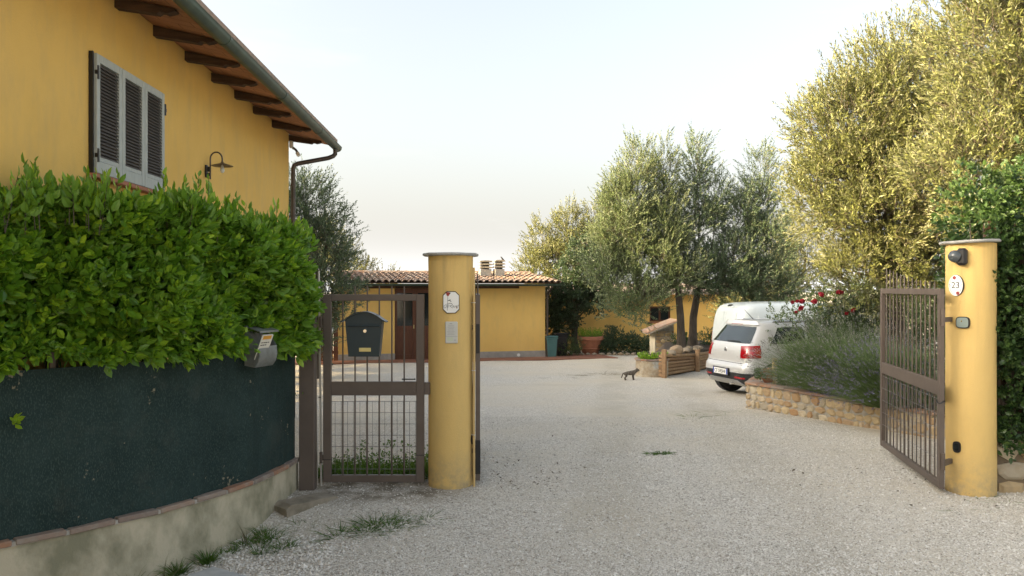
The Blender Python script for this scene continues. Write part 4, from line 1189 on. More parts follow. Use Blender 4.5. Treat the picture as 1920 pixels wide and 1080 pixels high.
# ------------------------------------------------------------------ low yellow building at the back (garage)
def build_garage():
    T = thing('garage', 'low yellow outbuilding with clay tile roof and brown glazed doors behind the yard', 'outbuilding', (-5.33, 25.0, -.55), .2512)
    xl, xd0, xd1, xr, D, H = -.1, 1.655, 4.30, 6.64, 3.2, 2.44
    w = MB()
    w.box(((xl + xd0) / 2, D / 2, H / 2 - .1), (xd0 - xl, D, H + .2))
    w.box(((xd1 + xr) / 2, D / 2, H / 2 - .1), (xr - xd1, D, H + .2))
    w.box(((xd0 + xd1) / 2, D / 2 + .4, H / 2), (xd1 - xd0 - .004, D - .8, H - .01))
    w.box(((xd0 + xd1) / 2, .11, 2.37), (xd1 - xd0 - .004, .2, .14))
    w.build('wall', M['garage'], T, local=True)
    for x0, x1 in ((xl, xd0), (xd1, xr)):
        MB().box(((x0 + x1) / 2, -.008, .105), (x1 - x0 + .02, .024, .23), None, .004).build('plinth', M['plinth'], T, local=True)
    MB().box((.9, -.03, 2.345), (1.5, .06, .12)).build('lintel', M['wood_dark'], T, local=True)
    MB().box((3.70, -.03, 2.345), (4.07, .058, .118)).build('lintel', M['wood_dark'], T, local=True)
    # glazed doors
    n = 4; wd = (xd1 - xd0) / n
    for k in range(n):
        c = xd0 + wd * (k + .5); f = MB(); s = .085
        f.box((c - wd / 2 + s / 2, .10, 1.14), (s, .05, 2.28)).box((c + wd / 2 - s / 2, .10, 1.14), (s - .004, .05, 2.28))
        for z, h in ((.09, .18), (1.02, .14), (2.21, .14)): f.box((c, .10, z), (wd - 2 * s, .046, h))
        d = f.build('door', M['door_wood'], T, local=True)
        MB().box((c, .105, 1.615), (wd - 2 * s, .012, 1.05)).build('pane', M['glass'], d, local=True)
        MB().box((c, .105, .565), (wd - 2 * s, .02, .77)).build('panel', M['door_wood'], d, local=True)
        MB().box((c + (wd / 2 - s / 2) * (1 if k % 2 == 0 else -1), .068, 1.06), (.02, .02, .12)).build('handle', M['brass'], d, local=True)
    # roof
    x0, x1, y0, y1, z0, z1 = -.17, 7.05, -.48, 3.25, 2.445, 2.78
    sl = (z1 - z0) / (y1 - y0); an = math.atan(sl)
    MB().prism([(y0 + .03, z0), (y1, z1), (y1, z1 + .06), (y0 + .03, z0 + .05)], -x1 + .05, -x0 - .02, Matrix(((0, -1, 0, 0), (1, 0, 0, 0), (0, 0, 1, 0), (0, 0, 0, 1)))).build('roof_deck', M['wood_dark'], T, local=True)
    m = 7; tv, tf = [], []
    for (y, r0) in ((0, .098), (.5, .080)):
        for dr in (0, -.018):
            for k in range(m):
                a = math.pi * k / (m - 1)
                tv.append(((r0 + dr) * math.cos(a), y, (r0 + dr) * math.sin(a) * .82))
    for k in range(m - 1):
        tf += [(k, k + 1, 2 * m + k + 1, 2 * m + k), (m + k, 3 * m + k, 3 * m + k + 1, m + k + 1), (k, m + k, m + k + 1, k + 1)]
    tb = MB().add(tv, tf); tme = tb.mesh('roof_tile', M['tile']); tb.fix(tme)
    ncol, nrow = 36, 8
    for i in range(ncol):
        for j in range(nrow):
            y = y0 - .03 + (y1 - y0) * j / nrow
            link('roof_tile', tme, T, (x0 + (i + .5) * (x1 - x0) / ncol + random.uniform(-.008, .008), y, z0 + .045 + (y - y0) * sl + random.uniform(-.004, .006)), (an - .035, random.uniform(-.05, .05), random.uniform(-.03, .03)))
    for i in range(ncol // 2):                                   # pan tiles show as hollows at the eave
        pass
    rme = MB().tube([(-.19, 0, 0), (.19, 0, 0)], [.11, .10], 10).mesh('ridge_tile', M['tile'])
    for i in range(20):
        link('ridge_tile', rme, T, (x0 + .18 + i * .36, y1 - .02, z1 + .045), (random.uniform(-.1, .1), random.uniform(-.03, .03), random.uniform(-.03, .03)))
    q = []; nn = 8
    q = [(y0 - .055 + .06 * math.cos(math.pi + math.pi * i / nn), 2.425 + .065 * math.sin(math.pi + math.pi * i / nn)) for i in range(nn + 1)]
    q += [(y0 - .055 + .055 * math.cos(2 * math.pi - math.pi * i / nn), 2.425 + .06 * math.sin(2 * math.pi - math.pi * i / nn)) for i in range(nn + 1)]
    MB().prism(q, -x1 + .02, -x0, Matrix(((0, -1, 0, 0), (1, 0, 0, 0), (0, 0, 1, 0), (0, 0, 0, 1)))).build('gutter', M['gutter'], T, local=True, angle=40)
    MB().tube([(6.72, y0 - .05, 2.37), (6.72, y0 - .05, 2.32), (6.70, -.07, 2.12), (6.70, -.06, 2.0), (6.70, -.06, -.05)], .035, 8).build('downpipe', M['pipe'], T, local=True, angle=50)
    MB().cyl((5.72, -.02, .09), (5.72, -.05, .09), .05, 12).build('low_lamp_cap', M['white'], T, local=True)  # round white cap for the low lamp, without glow
    # chimney stacks of stacked slabs
    inv = world_of(T).inverted()
    for (X, wd, nm, off) in ((-.95, .46, 3, 0), (-.46, .39, 3, .02)):
        c = inv @ Vector((X, 28.0, 2.2))
        ch = MB().box((c.x, c.y, 2.74), (wd * .84, wd * .84, .44)).build('chimney', M['mortar'], T, local=True)
        MB().box((c.x, c.y, 3.09), (wd * .55, wd * .55, .30)).build('flue', M['black'], ch, local=True)
        for k in range(nm):
            z = 2.995 + k * .105 + off
            vs = MB(); vs.prism([(-wd / 2, 0), (wd / 2, 0), (wd / 2 - .02, .035), (wd * .2, .055), (-wd * .2, .055), (-wd / 2 + .02, .035)], -wd / 2, wd / 2, Matrix.Translation((c.x, c.y, z)))
            vs.build('slab', M['slate'] if False else mat_chim, ch, local=True)
    return T
mat_chim = mat_rough('chimney_slab', (.40, .35, .26), (.30, .26, .19), scale=8, bscale=40, bstr=.3)
GAR = build_garage()

def build_bird():
    T = thing('bird', 'small dark bird perched on the right-hand chimney of the outbuilding', 'bird', (-.33, 27.9, 2.74))
    b = MB()
    b.tube([(.075, 0, -.035), (.045, 0, -.012), (.0, 0, .02), (-.03, 0, .06), (-.045, 0, .085), (-.06, 0, .092), (-.078, 0, .09)], [.006, .014, .03, .026, .02, .014, .002], 8)
    b.build('body', mat_plain('bird_feather', (.03, .03, .033), .7), T, local=True, smooth=True)
    MB().cyl((0, .008, -.03), (.0, .006, .0), .003, 5).cyl((0, -.008, -.03), (.0, -.006, .0), .003, 5).build('leg', M['ink'], T, local=True)
build_bird()

def build_side_gate():
    T = thing('wooden_gate', 'dark brown boarded wooden gate at the left end of the outbuilding', 'wooden gate', (-5.75, 24.75, gz(-5.75, 24.75)), .25)
    bd = MB().box((0, 0, .98), (.142, .03, 1.88), None, .004).mesh('board', M['door_wood'])
    for k in range(5): link('board', bd, T, (-.31 + k * .15, 0, random.uniform(-.004, .004)))
    for z in (.3, 1.6): MB().box((0, .03, z), (.74, .03, .09)).build('batten', M['door_wood'], T, local=True)
    L = thing('garden_lamp', 'small white globe lamp on a short post left of the outbuilding', 'lamp', (-5.33, 23.6, gz(-5.33, 23.6)))
    MB().lathe([(.05, -.05), (.05, .02), (.02, .04), (.018, .86), (.05, .88), (.05, .93)], (0, 0, 0), 12).build('lamp_post', M['black'], L, local=True, angle=40)
    MB().lathe([(.04, .93), (.075, .97), (.085, 1.03), (.078, 1.10), (.05, 1.15), (.005, 1.17)], (0, 0, 0), 14).build('globe', M['globe'], L, local=True, angle=60)
build_side_gate()

# ------------------------------------------------------------------ second yellow house beyond the trees
def build_low_house():
    T = thing('yellow_house', 'yellow single storey house half hidden behind the olive trees', 'house', (5.4, 30.0, -.62), 0)
    x0, x1, z1 = -4.6, 4.6, 2.15
    wx0, wx1, wz0, wz1 = -.24, .54, 1.11, 1.68
    w = MB()
    w.box(((x0 + wx0) / 2, 1.5, z1 / 2 - .1), (wx0 - x0, 3, z1 + .2)).box(((wx1 + x1) / 2, 1.5, z1 / 2 - .1), (x1 - wx1, 3, z1 + .2))
    w.box(((wx0 + wx1) / 2, 1.5, wz0 / 2 - .1), (wx1 - wx0 - .002, 2.99, wz0 + .2)).box(((wx0 + wx1) / 2, 1.5, (wz1 + z1) / 2), (wx1 - wx0 - .002, 2.99, z1 - wz1))
    w.build('wall', M['garage'], T, local=True)
    f = MB(); c = (wx0 + wx1) / 2; zc = (wz0 + wz1) / 2
    for x in (wx0 + .03, c, wx1 - .03): f.box((x, .08, zc), (.06, .05, wz1 - wz0))
    for z in (wz0 + .03, wz1 - .03): f.box((c, .08, z), (wx1 - wx0 - .13, .046, .058))
    wf = f.build('window', M['door_wood'], T, local=True)
    MB().box((c, .10, zc), (wx1 - wx0, .01, wz1 - wz0)).build('pane', M['glass'], wf, local=True)
    MB().box((c, -.02, wz0 - .03), (wx1 - wx0 + .1, .12, .05), None, .006).build('sill', M['terracotta'], wf, local=True)
    MB().box((-3.1, -.02, 1.0), (.16, .05, 2.1)).build('door_frame', M['door_wood'], T, local=True)
    MB().prism([(-.5, z1 - .02), (3.4, z1 + .3), (3.4, z1 + .42), (-.5, z1 + .1)], -x1 - .3, -x0 - .05, Matrix(((0, -1, 0, 0), (1, 0, 0, 0), (0, 0, 1, 0), (0, 0, 0, 1)))).build('roof', M['tile'], T, local=True)
build_low_house()

# ------------------------------------------------------------------ bins, pots, stone hut, planter, log fence
def build_bin(name, label, c, mat, s=1.0):
    T = thing(name, label, 'bin', (c[0], c[1], gz(c[0], c[1]) + .03), .2)
    vs = []
    n = 4
    b = MB()
    for z, k in ((0, .80), (.62, 1.0)):
        for (x, y) in ((-1, -1), (1, -1), (1, 1), (-1, 1)): vs.append((x * .18 * k * s, y * .18 * k * s, z * s))
    b.add(vs, [(0, 1, 5, 4), (1, 2, 6, 5), (2, 3, 7, 6), (3, 0, 4, 7), (0, 3, 2, 1), (4, 5, 6, 7)])
    b.box((0, 0, .61 * s), (.40 * s, .40 * s, .04), None, .006)
    b.build('body', mat, T, local=True)
    MB().box((0, 0, .665 * s), (.41 * s, .41 * s, .05), None, .015).build('lid', mat, T, local=True)
    MB().tube([(-.1, -.2 * s, .56 * s), (-.1, -.235 * s, .56 * s), (.1, -.235 * s, .56 * s), (.1, -.2 * s, .56 * s)], .01, 6).build('handle', mat, T, local=True)
build_bin('rubbish_bin', 'teal plastic bin with lid beside the corner of the outbuilding', (1.30, 26.75), M['bin'])
build_bin('rubbish_bin', 'dark plastic bin standing behind the teal one', (1.66, 27.2), M['black'], 1.1)

def leafy(name, parent, P, D, mat, r, per, ln, Lr, Wr, shape=4, spread=.85, t0=0., t1=.8):
    q = shoots(P, D, r, per, ln, Lr, Wr, spread=spread, tint0=t0, tint1=t1)
    V, F = leaf_arrays(q[0], q[1], q[2], q[3], q[4], shape=shape)
    k = 4 if shape == 4 else 7
    return arr_obj(name, V, F, mat, parent, np.repeat(q[5], k))

def blob(r, lobes, n, shell=.5, up=.35):
    """points and outward directions spread through ellipsoid lobes, mostly near their skins"""
    L = np.array(lobes, float)
    wgt = L[:, 3] * L[:, 4] + L[:, 4] * L[:, 5] + L[:, 3] * L[:, 5]
    k = r.choice(len(L), n, p=wgt / wgt.sum())
    d = unit(r.normal(0, 1, (n, 3)))
    u = r.random(n) ** shell
    p = L[k, :3] + d * L[k, 3:6] * u[:, None] * (1 + .18 * np.sin(d[:, :1] * 7 + k[:, None]) * np.sin(d[:, 2:3] * 6 + k[:, None] * 2))
    out = unit(d / L[k, 3:6])
    D = unit(out * .7 + np.array([0, 0, up]) + r.normal(0, .35, (n, 3)))
    return p, D

def bush(name, label, cat, base, lobes, n, mat, seed, per=7, Lr=.06, Wr=.03, ln=.1, group=None, up=.35, shape=4, stems=6, part='foliage'):
    r = np.random.default_rng(seed)
    T = thing(name, label, cat, base, 0, group)
    p, D = blob(r, lobes, n, .5, up)
    leafy(part, T, p, D, mat, r, per, np.full(n, ln), Lr, Wr, shape)
    st = MB()
    for k in range(stems):
        l = lobes[k % len(lobes)]
        e = Vector(l[:3]) + Vector(r.normal(0, .3, 3) * np.array(l[3:6]))
        b0 = Vector(base) + Vector((r.normal(0, .05), r.normal(0, .05), -.05))
        st.tube([b0, (b0 + e) / 2 + Vector(r.normal(0, .06, 3)), e], [.016, .010, .004], 5)
    st.build('stem', M['bark'], T)
    return T

def build_pot():
    x, y = 2.74, 28.0; z = gz(x, y)
    T = thing('terracotta_pot', 'large tapered terracotta pot with green plants beside the shrubs', 'pot', (x, y, z))
    MB().lathe([(.25, 0), (.27, .02), (.40, .50), (.41, .505), (.455, .52), (.46, .60), (.455, .645), (.42, .65), (.40, .60), (.05, .58)], (0, 0, 0), 28).build('pot_body', M['terracotta'], T, local=True, angle=35)
    MB().lathe([(.325, .20), (.342, .215), (.347, .235), (.337, .25)], (0, 0, 0), 28, None, False).build('pot_band', M['terracotta'], T, local=True, angle=60)
    MB().lathe([(.40, .60), (.2, .615), (.01, .62)], (0, 0, 0), 16, None, True).build('soil', M['soil'], T, local=True)
    r = np.random.default_rng(5)
    n = 170; a = r.random(n) * 6.28; q = .38 * np.sqrt(r.random(n))
    P = np.stack([x + q * np.cos(a), y + q * np.sin(a), np.full(n, z + .6)], 1); D = unit(np.stack([.3 * np.cos(a), .3 * np.sin(a), np.ones(n)], 1))
    S = thing('pot_plant', 'low bright green plant growing in the large terracotta pot', 'plant', (x, y, z + .6))
    leafy('foliage', S, P, D, M['hedge'], r, 8, .18 + .2 * r.random(n), .06, .02, 4, .6, .2, .9)
build_pot()

def stone_mesh(seed, n=7):
    rr = random.Random(seed); b = MB()
    ang = [2 * math.pi * (k + rr.uniform(-.25, .25)) / n for k in range(n)]
    rad = [.5 * rr.uniform(.86, 1.12) for _ in range(n)]
    def sq(a, q):                                              # blocky rather than round
        c, s = math.cos(a), math.sin(a); f = (abs(c) ** 4 + abs(s) ** 4) ** -.25
        return c * q * f, s * q * f
    vs = []
    for (y, k) in ((.5, 1), (-.25, 1), (-.5, .72)):
        for a, q in zip(ang, rad):
            x, z = sq(a, q * k); vs.append((x, y + rr.uniform(-.08, .08), z))
    fs = []
    for i in range(2):
        for j in range(n):
            a, c = i * n + j, i * n + (j + 1) % n; fs.append((a, c, c + n, a + n))
    fs += [tuple(range(2 * n, 3 * n)), tuple(range(n))[::-1]]
    b.add(vs, fs); me = b.mesh('stone', M['stone']); b.fix(me); return me
STONES = [stone_mesh(k) for k in range(7)]
def stone_face(T, A, B, z0, z1, mat=None, size=(.10, .20), rows=None, proud=.014, name='stone'):
    """irregular stones set in the vertical face from A to B (the face looks to the right of A->B)"""
    A, B = Vector((A[0], A[1], 0)), Vector((B[0], B[1], 0)); L = (B - A).length; d = (B - A) / L
    nrm = Vector((d.y, -d.x, 0)); inv = world_of(T).inverted(); rz = math.atan2(d.y, d.x) - T.rotation_euler.z
    z = z0; 
    while z < z1 - .03:
        h = min(random.uniform(size[0] * .8, size[0] * 1.3), z1 - z)
        if z1 - z - h < size[0] * .4: h = z1 - z
        x = random.uniform(-.08, 0)
        while x < L - .02:
            w = random.uniform(size[1] * .55, size[1] * 1.35)
            xx0, xx1 = max(x, 0), min(x + w, L)
            if xx1 - xx0 > .035:
                c = A + d * ((xx0 + xx1) / 2) + nrm * (proud - .03) + Vector((0, 0, z + h / 2))
                link(name, random.choice(STONES), T, inv @ c, (random.uniform(-.05, .05), random.uniform(-.09, .09), rz), ((xx1 - xx0) * .97, .06 + random.uniform(0, .02), h * .95))
            x += w
        z += h

def build_hut():
    T = thing('stone_hut', 'small stone hutch with a sloping clay tile roof between pot and olive trunk', 'stone hutch', (4.58, 24.4, -.54))
    MB().box((4.58, 24.45, -.05), (.56, .9, 1.0)).build('hut_wall', M['mortar'], T)
    MB().box((4.30, 24.44, -.05), (.03, .91, .98)).build('plaster_side', mat_rough('lime_plaster', (.46, .42, .33), (.36, .32, .24), scale=6), T)
    stone_face(T, (4.32, 23.995), (4.86, 23.995), -.5, .46, size=(.10, .2))
    # pent roof rising to the right
    fr = Matrix.Identity(4)
    MB().prism([(4.05, .36), (4.97, .73), (4.97, .77), (4.05, .40)], 23.85, 25.0).build('roof_slab', M['mortar'], T)
    MB().prism([(4.28, .44), (4.86, .44), (4.86, .69), (4.28, .455)], 24.02, 24.9).build('gable', M['mortar'], T)
    me = None
    tv, tf = [], []; m = 6
    for (u, r0) in ((0, .085), (.34, .07)):
        for k in range(m):
            a = math.pi * k / (m - 1); tv.append((u, r0 * math.cos(a), r0 * math.sin(a) * .8))
    for k in range(m - 1): tf.append((k, k + 1, m + k + 1, m + k))
    tf.append(tuple(range(m))); b = MB().add(tv, tf); me = b.mesh('roof_tile', M['tile']); b.fix(me)
    inv = world_of(T).inverted()
    for i in range(3):
        for j in range(6):
            link('roof_tile', me, T, inv @ Vector((4.03 + i * .305, 23.93 + j * .19, .385 + i * .123)), (0, -math.atan(.40) - .03, random.uniform(-.03, .03)))
build_hut()

def build_planter():
    c = (3.46, 19.78); z0 = gz(*c) - .1; zt = .0
    T = thing('round_planter', 'curved stained planter wall with brick rim at the end of the log fence', 'planter', (c[0], c[1], z0))
    m, nt, b, out = new_mat('stained_render')
    n1 = noise(nt, 2.4, 6, .7); n2 = noise(nt, 9, 6, .7)
    col = ramp(nt, n1.outputs[0], [(.36, (.26, .17, .09)), (.52, (.44, .38, .28)), (.62, (.46, .48, .47))]).outputs[0]
    f = ramp(nt, n2.outputs[0], [(.5, (0, 0, 0)), (.68, (.6, .6, .6))]).outputs[0]
    nt.links.new(mixc(nt, f, col, (.22, .19, .15)), b.inputs['Base Color']); b.inputs['Roughness'].default_value = .9
    bump(nt, b, n2.outputs[0], .5, .015)
    MB().lathe([(.40, 0), (.40, zt - z0 - .03), (.30, zt - z0 - .03), (.28, zt - z0 - .12), (.01, zt - z0 - .12)], (0, 0, 0), 32).build('planter_wall', m, T, local=True, angle=40)
    br = MB().box((0, 0, 0), (.15, .17, .04), None, .008).mesh('rim_brick', M['coping'])
    for k in range(14):
        a = 2 * math.pi * k / 14
        link('rim_brick', br, T, (.35 * math.cos(a), .35 * math.sin(a), zt - z0 - .008 + random.uniform(-.004, .004)), (0, 0, a))
    r = np.random.default_rng(9); n = 120
    a = r.random(n) * 6.28; q = .27 * np.sqrt(r.random(n))
    P = np.stack([c[0] + q * np.cos(a), c[1] + q * np.sin(a), np.full(n, zt - .1)], 1); D = unit(np.stack([.5 * np.cos(a), .5 * np.sin(a), np.ones(n)], 1))
    S = thing('succulent', 'bright green leafy plant growing in the round planter', 'plant', (c[0], c[1], zt - .1))
    leafy('foliage', S, P, D, M['hedge'], r, 7, .16 + .14 * r.random(n), .09, .03, 4, .7, .3, 1.0)
build_planter()

FA, FB, FC = Vector((3.62, 19.3, 0)), Vector((4.87, 21.2, 0)), Vector((6.15, 23.15, 0))
def build_logs():
    T = thing('log_fence', 'low retaining fence of stacked peeled logs between square posts', 'log fence', (4.87, 21.2, gz(4.87, 21.2)))
    d = (FB - FA).normalized(); nrm = Vector((d.y, -d.x, 0))
    for k, (p, top) in enumerate(((FA, .27), (FB, .12), (FC, .06))):
        q = p + nrm * .055; z = gz(p.x, p.y)
        MB().beam((q.x, q.y, z - .2), (q.x, q.y, top), .11, .10, (d.x, d.y, 0), .012).build('post', M['log'], T)
    for seg, (A, B, t0, t1) in enumerate(((FA, FB, .20, .06), (FB, FC, .06, .02))):
        L = (B - A).length
        for i in range(6):
            z0 = gz(A.x, A.y) + .03 + (t0 - gz(A.x, A.y) - .08) * (i + .5) / 6
            z1 = gz(B.x, B.y) + .03 + (t1 - gz(B.x, B.y) - .08) * (i + .5) / 6
            pts = []; rad = []
            for s in np.linspace(.0, 1, 7):
                p = A.lerp(B, float(s)) - nrm * (.05 + random.uniform(-.006, .006)); pts.append((p.x, p.y, z0 + (z1 - z0) * s + random.uniform(-.006, .006))); rad.append(.042 * random.uniform(.92, 1.06))
            MB().tube(pts, rad, 9).build('log', M['log'], T, angle=50)
build_logs()
def build_tree_bed():
    poly = [(3.5, 19.5), (FA.x - .06, FA.y + .1), (FB.x - .08, FB.y + .06), (FC.x - .08, FC.y + .06), (6.6, 26.5), (4.9, 26.5), (4.1, 23.5), (3.5, 20.5)]
    vs = [(x, y, gz(x, y) - .2) for x, y in poly]; top = []
    c = Vector((4.9, 22.8, .12))
    for x, y in poly: top.append((x, y, .05 if y < 23.4 else -.25))
    n = len(poly); mid = [((x * .6 + c.x * .4), (y * .6 + c.y * .4), .13 + random.uniform(-.03, .03)) for x, y in poly]
    b = MB(); b.add(vs + top + mid + [tuple(c)], [(i, (i + 1) % n, n + (i + 1) % n, n + i) for i in range(n)] + [(n + i, n + (i + 1) % n, 2 * n + (i + 1) % n, 2 * n + i) for i in range(n)] + [(2 * n + i, 2 * n + (i + 1) % n, 3 * n) for i in range(n)])
    o = b.build('tree_bed', M['soil'])
    tag(o, 'raised earth bed held by the log fence under the olive trees', 'earth bed', kind='structure')
    rocks = [((3.95, 20.0), .30, .16), ((4.22, 20.5), .38, .24), ((4.55, 20.95), .24, .15), ((4.72, 21.35), .30, .17), ((5.1, 21.9), .28, .15), ((3.75, 19.75), .2, .12), ((4.95, 21.6), .2, .11)]
    labels = ['grey rock near the left end of the log fence, on the bed', 'largest orange-brown rock on the earth bed above the logs', 'small rock just right of the largest rock on the bed', 'pale rock on the bed in front of the two olive trunks', 'rock on the bed behind the car, under the right olive', 'smallest rock beside the planter, at the bed corner', 'little rock between two larger ones near the middle post']
    for k, (((x, y), w, h), lb) in enumerate(zip(rocks, labels)):
        rr = random.Random(50 + k); bm = bmesh.new(); bmesh.ops.create_icosphere(bm, subdivisions=2, radius=.5)
        for v in bm.verts:
            f = 1 + .22 * math.sin(v.co.x * 5 + k) * math.sin(v.co.y * 6 + 2 * k) + rr.uniform(-.06, .06); v.co *= f
        me = bpy.data.meshes.new('rock'); bm.to_mesh(me); bm.free(); me.materials.append(M['rock'])
        o = link('rock', me, None, (x, y, .06 + h * .38), (0, 0, rr.uniform(0, 3)), (w, w * .8, h)); tag(o, lb, 'rock', 'rocks on the raised tree bed')
build_tree_bed()
def build_edging():
    T = thing('stone_edging', 'row of pale edging stones along the foot of the shrubs', 'edging', (3.5, 27.6, gz(3.5, 27.6)))
    bm = bmesh.new(); bmesh.ops.create_icosphere(bm, subdivisions=1, radius=.5)
    for v in bm.verts: v.co *= random.uniform(.85, 1.1)
    me = bpy.data.meshes.new('stone'); bm.to_mesh(me); bm.free(); me.materials.append(M['rock'])
    x = 2.35
    while x < 4.7:
        w = random.uniform(.13, .28); yy = 27.45 + random.uniform(-.03, .03) + .06 * x
        link('stone', me, T, (x + w / 2 - 3.5, yy - 27.6, .035), (0, 0, random.uniform(-.2, .2)), (w, .16, random.uniform(.10, .15))); x += w * .97
build_edging()

# ------------------------------------------------------------------ stone bed with lavender beside the drive
BA, BB, BC, BL = (3.87, 13.2), (4.80, 10.9), (5.35, 9.7), (4.25, 14.0)
def build_stone_bed():
    T = thing('stone_bed', 'raised bed with a facing of golden stones and terracotta coping beside the drive', 'raised bed', (4.4, 12.0, -.2))
    segs = ((BL, BA), (BA, BB), (BB, BC))
    for A, B in segs:
        a, b = Vector((*A, 0)), Vector((*B, 0)); d = (b - a).normalized(); nrm = Vector((d.y, -d.x, 0)); inn = -nrm
        f = MB(); vs = []
        for p in (a, b):
            for off in (0, .22):
                q = p + inn * (off + .004); vs += [(q.x, q.y, gz(q.x, q.y) - .15), (q.x, q.y, .165)]
        f.add(vs, [(0, 4, 5, 1), (2, 3, 7, 6), (1, 5, 7, 3), (0, 1, 3, 2), (4, 6, 7, 5)]); f.build('wall_core', M['mortar'], T)
    inv = world_of(T).inverted()
    stone_face(T, BL, BA, -.30, .165, size=(.11, .20)); stone_face(T, BA, BB, -.32, .165, size=(.105, .17)); stone_face(T, BB, BC, -.2, .165, size=(.11, .18))
    for A, B in segs:
        a, b = Vector((*A, 0)), Vector((*B, 0)); L = (b - a).length; d = (b - a) / L; nrm = Vector((d.y, -d.x, 0)); n = max(2, int(L / .30))
        cb = MB().box((0, 0, 0), (L / n * .975, .24, .035), None, .007).mesh('coping_brick', M['coping'])
        for k in range(n):
            c = a + d * (L * (k + .5) / n) - nrm * .085 + Vector((0, 0, .184 + random.uniform(-.004, .004)))
            link('coping_brick', cb, T, inv @ c, (random.uniform(-.015, .015), random.uniform(-.015, .015), math.atan2(d.y, d.x) + random.uniform(-.02, .02)))
    poly = [BA, BB, BC, (8.5, 9.4), (9.0, 15.0), (5.2, 14.6), BL]
    c = (5.8, 12.4)
    vs = [(x * .97 + c[0] * .03, y * .97 + c[1] * .03, .12) for x, y in poly] + [(c[0], c[1], .26)]
    n = len(poly)
    MB().add(vs, [(i, (i + 1) % n, n) for i in range(n)]).build('soil', M['soil'], T)
build_stone_bed()

def ribbons(r, P0, D, L, W, curve, seg=4, grav=None):
    """thin curved blades: P0 (n,3), D (n,3), L (n,), W (n,), curve (n,3) bends"""
    n = len(P0); side = unit(np.cross(D, r.normal(0, 1, (n, 3))))
    Vs = []
    for k in range(seg + 1):
        u = k / seg
        c = P0 + D * (L * u)[:, None] + curve * (u * u)
        w = (W * (1 - u * .85) * .5)[:, None]
        Vs += [c - side * w, c + side * w]
    V = np.stack(Vs, 1); K = 2 * (seg + 1)
    f = np.array([[2 * k, 2 * k + 1, 2 * k + 3, 2 * k + 2] for k in range(seg)])
    F = (f[None] + (np.arange(n) * K)[:, None, None]).reshape(-1, 4)
    tips = P0 + D * L[:, None] + curve
    return V.reshape(-1, 3), F, tips, unit(D * L[:, None] + 2 * curve)

def lavender(name, label, centre, rx, ry, n, seed, lean, flower, hgt=(.75, 1.2)):
    r = np.random.default_rng(seed)
    T = thing(name, label, 'lavender', centre, 0, 'lavender bushes in the stone bed')
    a = r.random(n) * 6.283; q = np.sqrt(r.random(n))
    u = np.stack([np.cos(a) * q, np.sin(a) * q], 1)
    P = np.stack([centre[0] + u[:, 0] * rx * .55, centre[1] + u[:, 1] * ry * .55, np.full(n, centre[2] - .03)], 1)
    D = unit(np.stack([u[:, 0] * .95 + lean[0] + r.normal(0, .10, n), u[:, 1] * .85 + lean[1] + r.normal(0, .10, n), .62 + .45 * (1 - q) + .15 * r.random(n)], 1))
    L = hgt[0] + (hgt[1] - hgt[0]) * r.random(n) - .25 * q
    cur = np.stack([lean[0] * .16 + r.normal(0, .05, n), lean[1] * .16 + r.normal(0, .05, n), -.05 - .22 * q * r.random(n)], 1)
    V, F, tips, td = ribbons(r, P, D, L, np.full(n, .0055), cur)
    arr_obj('stem', V, F, M['lav'], T)
    k = n // 2
    sel = r.choice(n, k, replace=False)
    q2 = shoots(tips[sel], td[sel], r, 6, np.full(k, .075), .020, .011, spread=.75)
    V, F = leaf_arrays(*q2[:5], shape=4); arr_obj('flower_spike', V, F, flower, T)
    m = int(n * .9)
    a = r.random(m) * 6.283; q = np.sqrt(r.random(m)); z = r.random(m)
    p = np.stack([centre[0] + np.cos(a) * q * rx * (.5 + .45 * z) + lean[0] * .3 * z, centre[1] + np.sin(a) * q * ry * (.5 + .4 * z), centre[2] + .62 * z], 1)
    d = unit(np.stack([np.cos(a) * .6 + lean[0] * .5, np.sin(a) * .6, np.full(m, .7)], 1) + r.normal(0, .25, (m, 3)))
    q3 = shoots(p, d, r, 8, np.full(m, .18), .055, .007, spread=.5)
    V, F = leaf_arrays(*q3[:5], shape=4); arr_obj('foliage', V, F, M['lav'], T)
lavender('lavender', 'large green lavender bush leaning over the stone bed beside the car', (5.02, 11.9, .2), .85, .85, 3800, 31, (-.42, -.22), M['lav_flower'], (.95, 1.45))
lavender('lavender', 'grey lavender bush with purple flowers just behind the open gate', (5.12, 10.75, .2), .68, .68, 2400, 32, (-.36, -.24), M['lav_purple'], (.7, 1.1))
lavender('lavender', 'smaller lavender clump at the left end of the stone bed', (4.75, 12.6, .2), .36, .36, 700, 33, (-.30, -.2), M['lav_flower'], (.5, .8))

